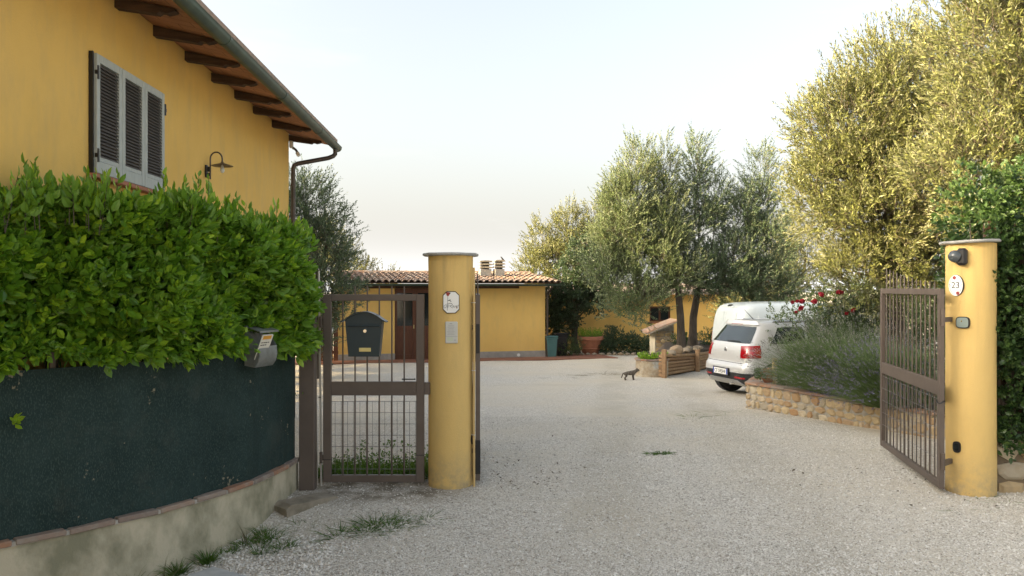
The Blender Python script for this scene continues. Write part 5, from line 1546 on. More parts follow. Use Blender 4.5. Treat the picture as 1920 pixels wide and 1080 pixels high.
def build_rose():
    T = bush('rose_bush', 'rose bush with dark red flowers beside the silver car', 'rose bush', (5.0, 13.3, .2), [(5.25, 13.2, 1.15, .36, .4, .38), (5.6, 13.4, 1.05, .5, .5, .5), (5.25, 13.1, .8, .25, .3, .35), (5.85, 13.3, 1.3, .4, .4, .3)], 900, M['oak'], 41, per=6, Lr=.062, Wr=.038, ln=.10, shape=7)
    b = MB()
    for ring, (n, rr, zz, tl) in enumerate(((5, .016, .012, .2), (6, .030, .006, .6), (6, .044, -.004, 1.05))):
        for k in range(n):
            a = 2 * math.pi * (k + .5 * ring) / n; ca, sa = math.cos(a), math.sin(a)
            base = Vector((ca * rr * .3, sa * rr * .3, zz - .012)); out = Vector((ca * math.sin(tl), sa * math.sin(tl), math.cos(tl))); sd = Vector((-sa, ca, 0)); h = .04
            b.add([base - sd * .008, base + sd * .008, base + out * h * .6 + sd * .022, base + out * h + sd * .012, base + out * h - sd * .012, base + out * h * .6 - sd * .022], [(0, 1, 2, 5), (5, 2, 3, 4)])
    b.lathe([(.006, -.03), (.010, -.02), (.012, -.008)], (0, 0, 0), 6)
    me = b.mesh('rose_bloom', M['rose'])
    inv = world_of(T).inverted()
    for (x, y, z, s) in ((4.52, 12.9, 1.51, 1.3), (4.62, 12.95, 1.53, 1.1), (4.68, 12.9, 1.535, 1.4), (4.63, 12.8, 1.42, 1.6), (4.87, 12.9, 1.52, 1.5), (4.92, 13.0, 1.54, 1.3), (5.02, 13.0, 1.64, 1.6), (5.27, 12.9, 1.68, 1.4), (5.33, 12.95, 1.67, 1.4), (5.48, 12.9, 1.37, 1.5), (5.38, 12.85, 1.34, 1.2), (4.56, 12.85, 1.36, 1.0), (5.55, 13.0, 1.4, 1.2)):
        s *= .72; link('rose_bloom', me, T, inv @ Vector((x, y, z)), (random.uniform(.2, 1.0), random.uniform(-.6, .6), random.uniform(0, 6)), (s, s, s))
    for (x, y, z) in ((5.02, 13.0, 1.64), (5.27, 12.9, 1.68), (4.52, 12.9, 1.51), (5.48, 12.9, 1.37), (4.87, 12.9, 1.52)):
        MB().tube([(x + .05, y + .15, z - .5), (x + .02, y + .03, z - .15), (x, y, z - .02)], [.006, .005, .004], 5).build('rose_stem', M['shrub'], T)
build_rose()

def build_bed_things():
    x, y = 4.22, 13.15
    T = thing('flower_pot', 'small tilted terracotta pot on the corner of the stone bed', 'flower pot', (x, y, .2), 0)
    T.rotation_euler = (0, R(-18), 0)
    MB().lathe([(.07, 0), (.10, .17), (.115, .172), (.118, .215), (.10, .215), (.09, .18), (.01, .17)], (0, 0, 0), 18).build('pot_body', M['terracotta'], T, local=True, angle=35)
    r = np.random.default_rng(61); n = 90
    P = np.stack([x - .06 - .14 * r.random(n) ** .7, y - .03 + .12 * r.normal(0, 1, n) * .6, .24 + .16 * r.random(n)], 1); D = unit(np.stack([-.5 + r.normal(0, .5, n), r.normal(-.2, .4, n), .5 + .3 * r.random(n)], 1))
    S = thing('trailing_plant', 'pale green trailing plant spilling from the tilted pot over the coping', 'plant', (x - .06, y, .22))
    leafy('foliage', S, P, D, M['ivy'], r, 7, np.full(n, .06), .035, .02, 4, .9, .5, 1.0)
    T = thing('wooden_stake', 'short sunlit wooden stake standing in the stone bed by the small pot', 'stake', (4.33, 13.2, .15))
    MB().box((4.335, 13.2, .36), (.07, .07, .46), None, .006).build('stake_body', M['yellow_pipe'], T)
    T = thing('mossy_post', 'stubby post wrapped in green creeper next to the wooden stake', 'post', (4.43, 13.15, .15))
    MB().lathe([(.05, 0), (.055, .2), (.05, .42), (.01, .44)], (4.43, 13.15, .12), 10).build('post_core', M['bark'], T)
    n = 150; a = r.random(n) * 6.283; P = np.stack([4.43 + .055 * np.cos(a), 13.15 + .055 * np.sin(a), .15 + .44 * r.random(n)], 1); D = unit(np.stack([np.cos(a), np.sin(a), np.full(n, .3)], 1))
    leafy('creeper', T, P, D, M['shrub'], r, 5, np.full(n, .03), .03, .02, 4)
    T = thing('rose_sapling', 'young rose sapling with a bare stem leaning left in front of the car', 'sapling', (4.46, 13.1, .5))
    MB().tube([(4.46, 13.1, .5), (4.36, 13.05, .72), (4.26, 13.0, .92), (4.22, 13.0, 1.0)], [.007, .006, .004, .003], 6).build('stem', M['bark'], T)
    n = 10; P = np.stack([4.22 + r.normal(0, .03, n), 13.0 + r.normal(0, .03, n), .90 + r.normal(0, .04, n)], 1); D = unit(r.normal(0, .6, (n, 3)) + np.array([0, 0, .4]))
    leafy('foliage', T, P, D, M['shrub'], r, 4, np.full(n, .03), .036, .022, 7)
build_bed_things()
# ------------------------------------------------------------------ vehicles
class Loft:
    """a car body as plan outlines stacked by height: x right, y forwards from the tail, z up"""
    def __init__(self, levels):
        self.l = np.array(levels, float)                       # z, tail y, nose y, half width, squareness
    def at(self, z):
        return [np.interp(z, self.l[:, 0], self.l[:, k]) for k in (1, 2, 3, 4)]
    def p(self, phi, z):
        yr, yf, w, n = self.at(z); L = (yf - yr) / 2; yc = (yf + yr) / 2
        c, s = math.cos(phi), math.sin(phi); f = (abs(c) ** n + abs(s) ** n) ** (-1 / n)
        return Vector((w * c * f, yc + L * s * f, z))
    def phi_side(self, y, z, sgn=1):
        yr, yf, w, n = self.at(z); L = (yf - yr) / 2; yy = max(-.999, min(.999, (y - (yf + yr) / 2) / L))
        return math.atan2(yy, sgn * (1 - abs(yy) ** n) ** (1 / n))
    def phi_rear(self, x, z):
        yr, yf, w, n = self.at(z); xx = max(-.999, min(.999, x / w))
        return math.atan2(-(1 - abs(xx) ** n) ** (1 / n), xx)
    def q(self, kind, v, z):
        if kind == 'r': return (self.phi_rear(v, z), z)
        if kind == 's': return (self.phi_side(v, z, 1), z)
        if kind == 'l':
            a = self.phi_side(v, z, -1); return (a if a < 0 else a - 2 * math.pi, z)
    def norm(self, phi, z):
        a = self.p(phi + .01, z) - self.p(phi - .01, z); b = self.p(phi, z + .01) - self.p(phi, z - .01)
        return a.cross(b).normalized()
    def body(self, zs, nphi=112):
        b = MB(); vs = []
        for z in zs:
            for k in range(nphi): vs.append(self.p(2 * math.pi * k / nphi - math.pi / 2, z))
        m = len(zs); fs = []
        for i in range(m - 1):
            for k in range(nphi):
                a, c = i * nphi + k, i * nphi + (k + 1) % nphi; fs.append((a, c, c + nphi, a + nphi))
        fs += [tuple(range(nphi))[::-1], tuple(range((m - 1) * nphi, m * nphi))]
        return b.add(vs, fs)
    def patch(self, corners, off=.004, nu=14, nv=8, thick=.012):
        """skin between four corners (bottom-a, bottom-b, top-b, top-a), proud of the body by off"""
        q = [self.q(*c) for c in corners]; top, bot = [], []
        for i in range(nu):
            u = i / (nu - 1)
            for j in range(nv):
                v = j / (nv - 1)
                a = [(q[0][k] * (1 - u) + q[1][k] * u) * (1 - v) + (q[3][k] * (1 - u) + q[2][k] * u) * v for k in (0, 1)]
                p = self.p(*a); n = self.norm(*a)
                top.append(p + n * off); bot.append(p - n * thick)
        b = MB(); b.grid(top, nu, nv); N0 = len(b.v); b.grid(bot, nu, nv)
        ring = [i * nv for i in range(nu)] + [(nu - 1) * nv + j for j in range(1, nv)] + [i * nv + nv - 1 for i in range(nu - 2, -1, -1)] + [j for j in range(nv - 2, 0, -1)]
        for k in range(len(ring)):
            a, c = ring[k], ring[(k + 1) % len(ring)]; b.f.append((a, c, c + N0, a + N0))
        return b

def wheel(parent, c, r, w, sgn):
    x, y, z = c
    rot = Matrix.Rotation(R(90), 3, 'Y')
    t = MB().lathe([(r * .62, -w / 2), (r * .9, -w / 2), (r * .97, -w * .44), (r, -w * .3), (r, w * .3), (r * .97, w * .44), (r * .9, w / 2), (r * .62, w / 2)], c, 32, rot)
    wo = t.build('wheel', M['tyre'], parent, local=True, angle=40)
    rim = MB().lathe([(r * .64, -w * .40), (r * .64, w * .42), (r * .60, w * .44), (r * .56, w * .30), (r * .12, w * .26), (r * .02, w * .30)], c, 24, rot if sgn > 0 else Matrix.Rotation(R(-90), 3, 'Y'))
    for k in range(5):
        a = 2 * math.pi * k / 5
        rim.beam((x + sgn * w * .33, y + .1 * r * math.cos(a), z + .1 * r * math.sin(a)), (x + sgn * w * .36, y + r * .58 * math.cos(a), z + r * .58 * math.sin(a)), r * .16, .02, (1, 0, 0))
    rim.build('rim', M['alloy'], wo, local=True, angle=40)

def build_car():
    lv = [(.20, .30, 3.60, .70, 9), (.26, .12, 3.80, .80, 9), (.34, .04, 3.92, .83, 9), (.50, .0, 3.96, .84, 9), (.60, .015, 3.95, .845, 9), (.66, .06, 3.93, .845, 9), (.75, .07, 3.86, .842, 9), (.82, .075, 3.70, .838, 8.5), (.90, .09, 3.45, .825, 8), (.97, .11, 3.10, .80, 8), (1.02, .13, 2.88, .775, 7.5), (1.10, .19, 2.70, .745, 7), (1.22, .28, 2.46, .70, 7), (1.33, .36, 2.24, .648, 6.5), (1.385, .38, 2.12, .612, 6), (1.42, .36, 2.02, .575, 6), (1.445, .44, 1.92, .52, 5), (1.465, .62, 1.78, .42, 4), (1.478, .9, 1.6, .26, 3), (1.482, 1.1, 1.4, .08, 2)]
    V = Loft(lv)
    C = (4.09, 15.6); h = R(74)
    T = thing('silver_car', 'silver hatchback with a red tail lamp parked behind the rose bush', 'car', (C[0], C[1], gz(C[0] + .5, C[1] + .1) + .005), -h)
    zs = sorted(set([l[0] for l in lv] + [.45, .55, .63, .70, .79, .86, 1.06, 1.16, 1.28]))
    V.body(zs).build('body', M['car_silver'], T, local=True, angle=35)
    def P(name, corners, mat, off=.004, nu=14, nv=8, par=None):
        return V.patch(corners, off, nu, nv).build(name, mat, par or T, local=True, angle=40)
    # tail: window, wiper, lower black bumper, silver skid plate, lamps
    rw = P('rear_window', [('r', -.66, 1.035), ('r', .66, 1.035), ('r', .545, 1.345), ('r', -.545, 1.345)], M['car_glass'], .004, 20)
    P('spoiler', [('r', -.56, 1.36), ('r', .56, 1.36), ('r', .50, 1.425), ('r', -.50, 1.425)], M['car_silver'], .035, 20, 5)
    P('brake_lamp', [('r', -.20, 1.375), ('r', .20, 1.375), ('r', .20, 1.39), ('r', -.20, 1.39)], M['red_lamp'], .040, 8, 3)
    MB().tube([V.p(V.phi_rear(-.02, 1.06), 1.06) + Vector((0, -.02, 0)), V.p(V.phi_rear(.22, 1.07), 1.07) + Vector((0, -.022, 0)), V.p(V.phi_rear(.40, 1.065), 1.065) + Vector((0, -.02, 0))], .010, 6).build('wiper', M['black'], rw, local=True)
    P('bumper', [('l', .62, .24), ('s', .62, .24), ('s', .62, .48), ('l', .62, .48)], M['car_black'], .006, 60, 8)
    P('skid_plate', [('r', -.62, .235), ('r', .62, .235), ('r', .50, .345), ('r', -.50, .345)], M['alloy'], .022, 24, 5)
    for s in (-1, 1):
        k = 's' if s > 0 else 'l'
        P('tail_lamp', [('r', s * .545, .755), (k, .34, .775), (k, .36, 1.00), ('r', s * .50, .985)], M['red_lamp'], .008, 16, 8)
        P('reflector', [('r', s * .42, .375), ('r', s * .70, .375), ('r', s * .70, .41), ('r', s * .42, .41)], M['red_lamp'], .012, 8, 3)
        # side glass
        P('side_window', [(k, .56, 1.03), (k, 1.34, 1.03), (k, 1.34, 1.345), (k, .80, 1.33)], M['car_glass'], .004)
        P('side_window', [(k, 1.40, 1.03), (k, 2.62, 1.04), (k, 2.14, 1.35), (k, 1.40, 1.345)], M['car_glass'], .004)
        P('sill_trim', [(k, 1.02, .23), (k, 2.85, .23), (k, 2.85, .36), (k, 1.02, .36)], M['car_black'], .008)
        P('door_seam', [(k, 1.365, .42), (k, 1.375, .42), (k, 1.375, 1.0), (k, 1.365, 1.0)], M['car_black'], .001, 3, 8)
        P('door_handle', [(k, 1.46, .90), (k, 1.64, .90), (k, 1.64, .925), (k, 1.46, .925)], M['car_silver'], .026, 6, 3)
        P('roof_rail', [(k, .75, 1.425), (k, 1.75, 1.425), (k, 1.72, 1.445), (k, .80, 1.445)], M['alloy'], .025, 12, 3)
    P('hatch_seam', [('r', -.60, .655), ('r', .60, .655), ('r', .60, .664), ('r', -.60, .664)], M['car_black'], .001, 16, 3)
    # emblem and plate
    rot = Matrix.Rotation(R(90), 3, 'X')
    y = V.p(V.phi_rear(0, .89), .89).y
    e = MB().lathe([(.052, .0), (.056, .008), (.050, .012), (.046, .006), (.01, .006)], (0, y + .002, .885), 24, rot).build('emblem', M['alloy'], T, local=True, angle=40)
    mk = MB().lathe([(.045, .004), (.044, .0075), (.005, .0078)], (0, y + .002, .885), 20, rot).build('badge', M['ink'], e, local=True)
    vw = MB()
    for pts in ([(-.026, .034), (0, .004), (.026, .034)], [(-.036, .016), (-.017, -.036), (0, -.004), (.017, -.036), (.036, .016)]):
        vw.tube([(a, y - .0075, .885 + b2) for a, b2 in pts], .003, 5)
    vw.build('monogram', M['alloy'], e, local=True)
    pf = MB().box((0, -.018, .475), (.56, .03, .145), None, .006).build('plate_holder', M['black'], T, local=True)
    MB().box((0, -.036, .475), (.52, .006, .11), None, .002).build('number_plate', M['white'], pf, local=True)
    for s in (-1, 1): MB().box((s * .24, -.0395, .475), (.038, .002, .106)).build('plate_band', M['blue'], pf, local=True)
    o = link('plate_text', text_mesh('CF 595HF', .098, 0, .001), pf, (0, -.0405, .472)); o.data.materials.append(M['ink'])
    # wheels and arches
    for (y, s) in ((.66, 1), (.66, -1), (3.12, 1), (3.12, -1)):
        wc = (s * .735, y, .305)
        x = .842 * s
        ring, n = [], 18
        a = MB(); vs = []
        for k in range(n + 1):
            t = math.pi * k / n - .0
            for rr in (.395, .335): vs.append((s * .852, y + rr * math.cos(t), .30 + rr * math.sin(t)))
            for rr in (.335, .395): vs.append((s * .80, y + rr * math.cos(t), .30 + rr * math.sin(t)))
        fs = []
        for k in range(n):
            for j in range(4):
                fs.append((k * 4 + j, k * 4 + (j + 1) % 4, k * 4 + 4 + (j + 1) % 4, k * 4 + 4 + j))
        a.add(vs, fs + [(0, 1, 2, 3), (n * 4, n * 4 + 3, n * 4 + 2, n * 4 + 1)]); a.build('arch_trim', M['car_black'], T, local=True)
        MB().cyl((s * .70, y, .30), (s * .847, y, .30), .34, 28).build('wheel_well', M['ink'], T, local=True)
        wheel(T, (s * .765, y, .305), .305, .19, s)
    MB().tube([(0, .72, 1.46), (0, .70, 1.47), (-.0, .50, 1.66)], [.012, .008, .004], 6).build('antenna', M['black'], T, local=True)
    MB().cyl((.3, -.0, .27), (.3, .2, .27), .03, 10).build('exhaust', M['chrome'], T, local=True)
    MB().box((0, 1.9, .22), (1.3, 3.0, .10)).build('underbody', M['ink'], T, local=True)
build_car()

def build_van():
    lv = [(.22, .20, 4.0, .78, 10), (.30, .05, 4.15, .86, 10), (.45, .0, 4.22, .90, 10), (.70, .04, 4.20, .91, 10), (.85, .06, 4.05, .91, 10), (1.0, .07, 3.75, .905, 10), (1.10, .08, 3.3, .90, 10), (1.3, .10, 3.05, .875, 10), (1.5, .13, 2.8, .845, 10), (1.65, .17, 2.62, .81, 9), (1.74, .23, 2.5, .765, 8), (1.79, .33, 2.4, .70, 7), (1.82, .48, 2.25, .58, 5), (1.838, .7, 2.05, .38, 4), (1.845, 1.0, 1.7, .12, 3)]
    V = Loft(lv)
    C = (4.87, 18.7)
    T = thing('white_van', 'white delivery van parked behind the silver car', 'van', (C[0], C[1], gz(*C)), -R(82))
    V.body(sorted(set([l[0] for l in lv] + [.58, .92, 1.2, 1.4, 1.58, 1.70]))).build('body', M['van_white'], T, local=True, angle=35)
    def P(name, corners, mat, off=.004, nu=14, nv=8):
        return V.patch(corners, off, nu, nv).build(name, mat, T, local=True, angle=40)
    grey = mat_plain('seam_grey', (.30, .32, .32), .6)
    P('door_seam', [('r', -.005, .5), ('r', .005, .5), ('r', .005, 1.70), ('r', -.005, 1.70)], grey, .001, 3, 12)
    for z in (.48, 1.715): P('door_seam', [('r', -.72, z), ('r', .72, z), ('r', .72, z + .008), ('r', -.72, z + .008)], grey, .001, 12, 3)
    for s in (-1, 1):
        k = 's' if s > 0 else 'l'
        P('door_seam', [('r', s * .735, .5), ('r', s * .742, .5), ('r', s * .70, 1.70), ('r', s * .693, 1.70)], grey, .001, 3, 12)
        P('door_panel', [('r', s * .12, .95), ('r', s * .62, .95), ('r', s * .58, 1.60), ('r', s * .12, 1.60)], M['van_white'], .010)
        P('tail_lamp', [('r', s * .76, .75), (k, .12, .75), (k, .15, 1.1), ('r', s * .76, 1.1)], M['red_lamp'], .008)
        P('side_panel', [(k, .55, 1.12), (k, 1.75, 1.12), (k, 1.70, 1.58), (k, .55, 1.58)], M['van_white'], .010)
        P('side_window', [(k, 2.0, 1.12), (k, 2.95, 1.12), (k, 2.62, 1.56), (k, 2.0, 1.58)], M['car_glass'], .004)
        P('door_seam', [(k, 1.88, .4), (k, 1.888, .4), (k, 1.888, 1.62), (k, 1.88, 1.62)], grey, .001, 3, 10)
        P('side_rail', [(k, .4, .98), (k, 2.9, .98), (k, 2.9, 1.0), (k, .4, 1.0)], grey, .004, 12, 3)
        P('marker', [(k, 1.76, 1.655), (k, 1.86, 1.655), (k, 1.86, 1.69), (k, 1.76, 1.69)], M['black'], .02, 6, 4)
    P('bumper', [('l', .3, .26), ('s', .3, .26), ('s', .3, .47), ('l', .3, .47)], M['car_black'], .012, 60, 6)
    P('brake_lamp', [('r', -.09, 1.715 + .02), ('r', .09, 1.735), ('r', .09, 1.765), ('r', -.09, 1.765)], M['black'], .02, 8, 4)
    for (y, s) in ((.75, 1), (.75, -1), (3.4, 1), (3.4, -1)):
        MB().cyl((s * .75, y, .32), (s * .913, y, .32), .37, 28).build('wheel_well', M['ink'], T, local=True)
        wheel(T, (s * .83, y, .32), .32, .19, s)
    MB().box((0, 2.1, .25), (1.4, 3.4, .10)).build('underbody', M['ink'], T, local=True)
build_van()

# ------------------------------------------------------------------ cat
def build_cat():
    m, nt, b, out = new_mat('tabby_fur')
    tc = nt.nodes.new('ShaderNodeTexCoord')
    wv = N(nt, 'ShaderNodeTexWave'); wv.inputs['Scale'].default_value = 9; wv.inputs['Distortion'].default_value = 5; nt.links.new(tc.outputs['Object'], wv.inputs[0])
    nt.links.new(ramp(nt, wv.outputs[0], [(.3, (.055, .045, .034)), (.7, (.15, .125, .095))]).outputs[0], b.inputs['Base Color']); b.inputs['Roughness'].default_value = .9
    x, y = 2.78, 18.8; z = gz(x, y)
    pts = {'pelvis': (-.105, 0, .205, .050), 'mid': (-.02, 0, .200, .050), 'chest': (.07, 0, .205, .048), 'neck': (.125, 0, .245, .031), 'head': (.165, 0, .278, .036), 'muzzle': (.205, 0, .266, .018), 'nose': (.218, 0, .262, .011),
           'tail1': (-.160, 0, .200, .014), 'tail2': (-.185, .0, .145, .012), 'tail3': (-.198, .01, .085, .011), 'tail4': (-.215, .01, .06, .008)}
    edges = [('pelvis', 'mid'), ('mid', 'chest'), ('chest', 'neck'), ('neck', 'head'), ('head', 'muzzle'), ('muzzle', 'nose'), ('pelvis', 'tail1'), ('tail1', 'tail2'), ('tail2', 'tail3'), ('tail3', 'tail4')]
    for s, sg in (('a', 1), ('b', -1)):
        dx = .018 * sg
        pts.update({'hip' + s: (-.115, .032 * sg, .165, .034), 'knee' + s: (-.085 + dx, .036 * sg, .115, .020), 'hock' + s: (-.128 + dx, .036 * sg, .065, .012), 'hfoot' + s: (-.118 + dx, .036 * sg, .014, .012), 'htoe' + s: (-.092 + dx, .036 * sg, .010, .011),
                    'sho' + s: (.075, .030 * sg, .165, .026), 'elb' + s: (.062 + dx, .032 * sg, .115, .016), 'wri' + s: (.072 + dx, .032 * sg, .05, .011), 'ffoot' + s: (.074 + dx, .032 * sg, .013, .011), 'ftoe' + s: (.096 + dx, .032 * sg, .010, .011),
                    'ear' + s: (.158, .024 * sg, .312, .012), 'eart' + s: (.156, .030 * sg, .334, .004)})
        edges += [('pelvis', 'hip' + s), ('hip' + s, 'knee' + s), ('knee' + s, 'hock' + s), ('hock' + s, 'hfoot' + s), ('hfoot' + s, 'htoe' + s), ('chest', 'sho' + s), ('sho' + s, 'elb' + s), ('elb' + s, 'wri' + s), ('wri' + s, 'ffoot' + s), ('ffoot' + s, 'ftoe' + s), ('head', 'ear' + s), ('ear' + s, 'eart' + s)]
    for k in pts:
        px, py, pz, pr = pts[k]; pts[k] = (px, py, pz, pr * (1.16 if k in ('pelvis', 'mid', 'chest', 'neck', 'head') else 1.08))
    ks = list(pts); me = bpy.data.meshes.new('cat')
    me.from_pydata([pts[k][:3] for k in ks], [(ks.index(a), ks.index(c)) for a, c in edges], [])
    me.materials.append(m)
    o = link('cat', me, None, (x, y, z), (0, 0, R(6)), (1.02, 1.02, .86))
    sk = o.modifiers.new('skin', 'SKIN'); sk.use_smooth_shade = True
    if not me.skin_vertices: me.attributes  # layer is made with the modifier
    if len(me.skin_vertices) == 0:
        bm = bmesh.new(); bm.from_mesh(me); bm.verts.layers.skin.verify(); bm.to_mesh(me); bm.free()
    for i, k in enumerate(ks):
        sv = me.skin_vertices[0].data[i]; sv.radius = (pts[k][3], pts[k][3]); sv.use_root = (k == 'pelvis')
    ss = o.modifiers.new('smooth', 'SUBSURF'); ss.levels = 2; ss.render_levels = 2
    tag(o, 'brown tabby cat standing on the gravel by the round planter', 'cat')
    for s in (-1, 1):
        bm = bmesh.new(); bmesh.ops.create_uvsphere(bm, u_segments=8, v_segments=6, radius=.006)
        e = bpy.data.meshes.new('eye'); bm.to_mesh(e); bm.free(); e.materials.append(M['ink']); link('eye', e, o, (.193, .018 * s, .288))
build_cat()

# ------------------------------------------------------------------ trees
def tree(name, label, base, top, lobes, ntw, mat, seed, trunk_r=.13, leafL=.065, leafW=.015, per=16, twig=.38, up=.55, group=None, forks=None, cat='olive tree', shell=.42, shape=4, sub=5, gap=.48):
    r = np.random.default_rng(seed); rr = random.Random(seed)
    T = thing(name, label, cat, base, 0, group)
    b = MB(); base = Vector(base); top = Vector(top)
    mid = base.lerp(top, .5) + Vector((rr.uniform(-.08, .08), rr.uniform(-.08, .08), 0))
    b.tube([base + Vector((0, 0, -.15)), base + Vector((0, 0, .08)), base.lerp(mid, .5), mid, mid.lerp(top, .55), top], [trunk_r * 1.6, trunk_r * 1.3, trunk_r * 1.02, trunk_r * .95, trunk_r * .88, trunk_r * .7], 12)
    tk = b.build('trunk', M['bark'], T, angle=70)
    l = MB()
    for L in lobes:
        c = Vector(L[:3]); e = c + Vector((0, 0, L[5] * .55))
        k1 = top.lerp(c, .5) + Vector((rr.uniform(-.15, .15), rr.uniform(-.15, .15), rr.uniform(-.05, .15)))
        q = max(.016, min(trunk_r * .5, L[3] * .045))
        l.tube([top, k1, c, e], [q * 1.15, q * .85, q * .5, q * .2], 7)
        for j in range(sub):
            st = c.lerp(e, rr.random() * .8) if j % 2 else k1.lerp(c, rr.random())
            d = Vector((rr.uniform(-1, 1) * L[3], rr.uniform(-1, 1) * L[4], rr.uniform(-.4, .9) * L[5])) * .75
            en = c + d
            l.tube([st, st.lerp(en, .5) + Vector((rr.uniform(-.06, .06), rr.uniform(-.06, .06), .05)), en], [q * .38, q * .25, .004], 5)
    l.build('limb', M['bark'], T)
    ntw = int(ntw * 2.2); leafL *= 1.12; leafW *= 1.55
    p, D = blob(r, lobes, ntw, shell, up)
    n = ntw
    ln = twig * (.6 + .8 * r.random(n))
    # clumps: keep twigs where a lumpy field is high, so gaps show through
    w1 = 6.283 / (twig * 2.1)
    f = np.sin(p[:, 0] * w1 + seed + .8 * np.sin(p[:, 2] * 2.1)) * np.sin(p[:, 1] * w1 * .9 + 1.3 * seed) + np.sin(p[:, 2] * w1 * .8 + .7 * seed + p[:, 0] * 1.7) * np.sin(p[:, 0] * w1 * .6 + 2 * seed)
    keep = r.random(n) < np.clip(.62 + gap * f, 0, 1)
    p, D, ln = p[keep], D[keep], ln[keep]
    q = shoots(p, D, r, per, ln, leafL, leafW, spread=.72, tipsize=.7)
    V, F = leaf_arrays(*q[:5], shape=shape, fold=.12, droop=.08)
    arr_obj('crown', V, F, mat, T)
    V, F, _, _ = ribbons(r, p - D * .12, D, ln + .12, np.full(len(p), .007), np.zeros((len(p), 3)), 1)
    arr_obj('twig', V, F, M['bark'], T)
    return T

# two olives in the raised bed
tree('olive_tree', 'olive tree with tall silvery plumes, left of the two in the raised bed', (4.66, 22.0, .10), (4.56, 22.0, 1.8),
     [(3.45, 22, 4.45, .55, .6, 1.35), (4.22, 22.2, 4.4, .42, .5, 1.4), (2.95, 21.8, 3.4, .75, .75, 1.0), (3.75, 21.9, 2.75, 1.0, .9, 1.05), (3.35, 21.6, 1.55, .85, .8, .8), (2.62, 21.8, 2.35, .6, .6, .75), (4.3, 21.9, 3.3, .55, .6, .9), (4.5, 21.6, 2.15, .6, .6, .6), (2.85, 21.9, 4.1, .32, .4, .8)],
     3700, M['olive_mid'], 101, .108, .075, .017, 18, .42, .75, 'olive trees in the raised bed')
tree('olive_tree', 'darker olive tree with an open crown, right of the two in the raised bed', (5.08, 22.5, .10), (5.24, 22.5, 1.75),
     [(5.2, 22.5, 4.75, .42, .5, 1.25), (5.25, 22.4, 3.5, .6, .6, .9), (6.18, 22.4, 2.45, .95, .85, .85), (7.05, 22.7, 4.2, .48, .6, 1.6), (6.45, 22.6, 3.7, .5, .5, 1.1), (7.2, 22.6, 2.8, .75, .7, 1.1), (5.1, 22.2, 2.2, .65, .6, .6), (5.75, 22.5, 4.0, .34, .4, .9), (5.7, 22.2, 1.95, .65, .6, .55), (6.6, 22.3, 1.6, .8, .7, .6), (7.4, 22.5, 1.75, .7, .6, .7)],
     3200, M['olive_shaded'], 102, .112, .075, .017, 18, .42, .75, 'olive trees in the raised bed')
# big sunlit olives on the right
tree('olive_tree', 'tall sunlit golden olive tree rising beyond the lavender and rose bush', (6.5, 13.6, .1), (6.3, 13.4, 1.9),
     [(5.45, 13.0, 4.2, .9, .95, 1.1), (5.25, 13.1, 3.3, .75, .8, .9), (6.15, 13.0, 4.7, 1.0, 1.1, 1.3), (5.95, 12.7, 3.0, 1.0, 1.0, 1.1), (7.1, 12.7, 4.4, 1.35, 1.2, 1.9), (6.9, 12.9, 2.4, 1.2, 1.0, 1.1), (5.75, 13.0, 1.95, .65, .7, .7)],
     6200, M['olive'], 103, .17, .070, .015, 18, .34, .6, 'big olives along the right boundary', sub=9, gap=.62)
tree('olive_tree', 'tallest sunlit olive tree, directly behind the ivy and the numbered post', (7.0, 9.9, .1), (6.8, 9.9, 1.9),
     [(6.2, 9.8, 4.6, 1.0, 1.0, 1.4), (6.0, 9.9, 3.3, .95, .9, 1.1), (7.2, 9.8, 4.3, 1.3, 1.1, 1.8), (6.6, 9.6, 5.7, 1.1, 1.0, 1.0), (6.6, 9.8, 2.3, .9, .8, .8)],
     4600, M['olive'], 104, .17, .066, .0145, 18, .32, .6, 'big olives along the right boundary', sub=9, gap=.62)
# left and far trees
tree('olive_tree', 'olive tree showing between the yellow house corner and the outbuilding', (-4.8, 19.3, -.42), (-4.75, 19.3, 1.2),
     [(-4.95, 19.2, 3.75, .65, .7, .75), (-4.45, 19.3, 3.1, .6, .6, .75), (-4.65, 19.1, 2.2, .95, .8, .9), (-4.3, 19.2, 1.5, .7, .7, .65), (-4.75, 19.2, .75, .55, .6, .6), (-5.6, 19.4, 3.0, .9, .9, 1.2)],
     2100, M['olive_shaded'], 105, .13, .070, .017, 16, .36, .6, 'olive trees left of the yard')
tree('olive_tree', 'small sunlit olive tree peeping over the left end of the tile roof', (-6.4, 31.0, -.6), (-6.4, 31, 1.0),
     [(-6.7, 31, 2.7, .9, .8, .9), (-5.9, 31, 2.1, .75, .7, .75), (-7.4, 31, 3.4, .9, .8, 1.0), (-4.9, 31.2, 1.9, .5, .5, .55)],
     900, M['olive'], 106, .12, .085, .022, 14, .4, .6, 'olive trees left of the yard')
tree('olive_tree', 'pale sunlit olive tree rising behind the right end of the outbuilding', (2.0, 33.5, -.6), (2.0, 33.5, 1.3),
     [(1.25, 33.3, 3.3, .75, .8, 1.2), (2.3, 33.3, 3.9, .75, .8, 1.35), (1.8, 33.2, 2.7, 1.1, .9, 1.0), (3.2, 33.4, 3.3, .9, .8, 1.3), (.9, 33.4, 2.2, .7, .7, .7), (3.6, 33.5, 4.2, .7, .7, 1.2), (4.3, 33.5, 3.2, .8, .7, 1.0)],
     2000, M['olive'], 107, .15, .095, .024, 15, .45, .7, 'olive trees behind the buildings')
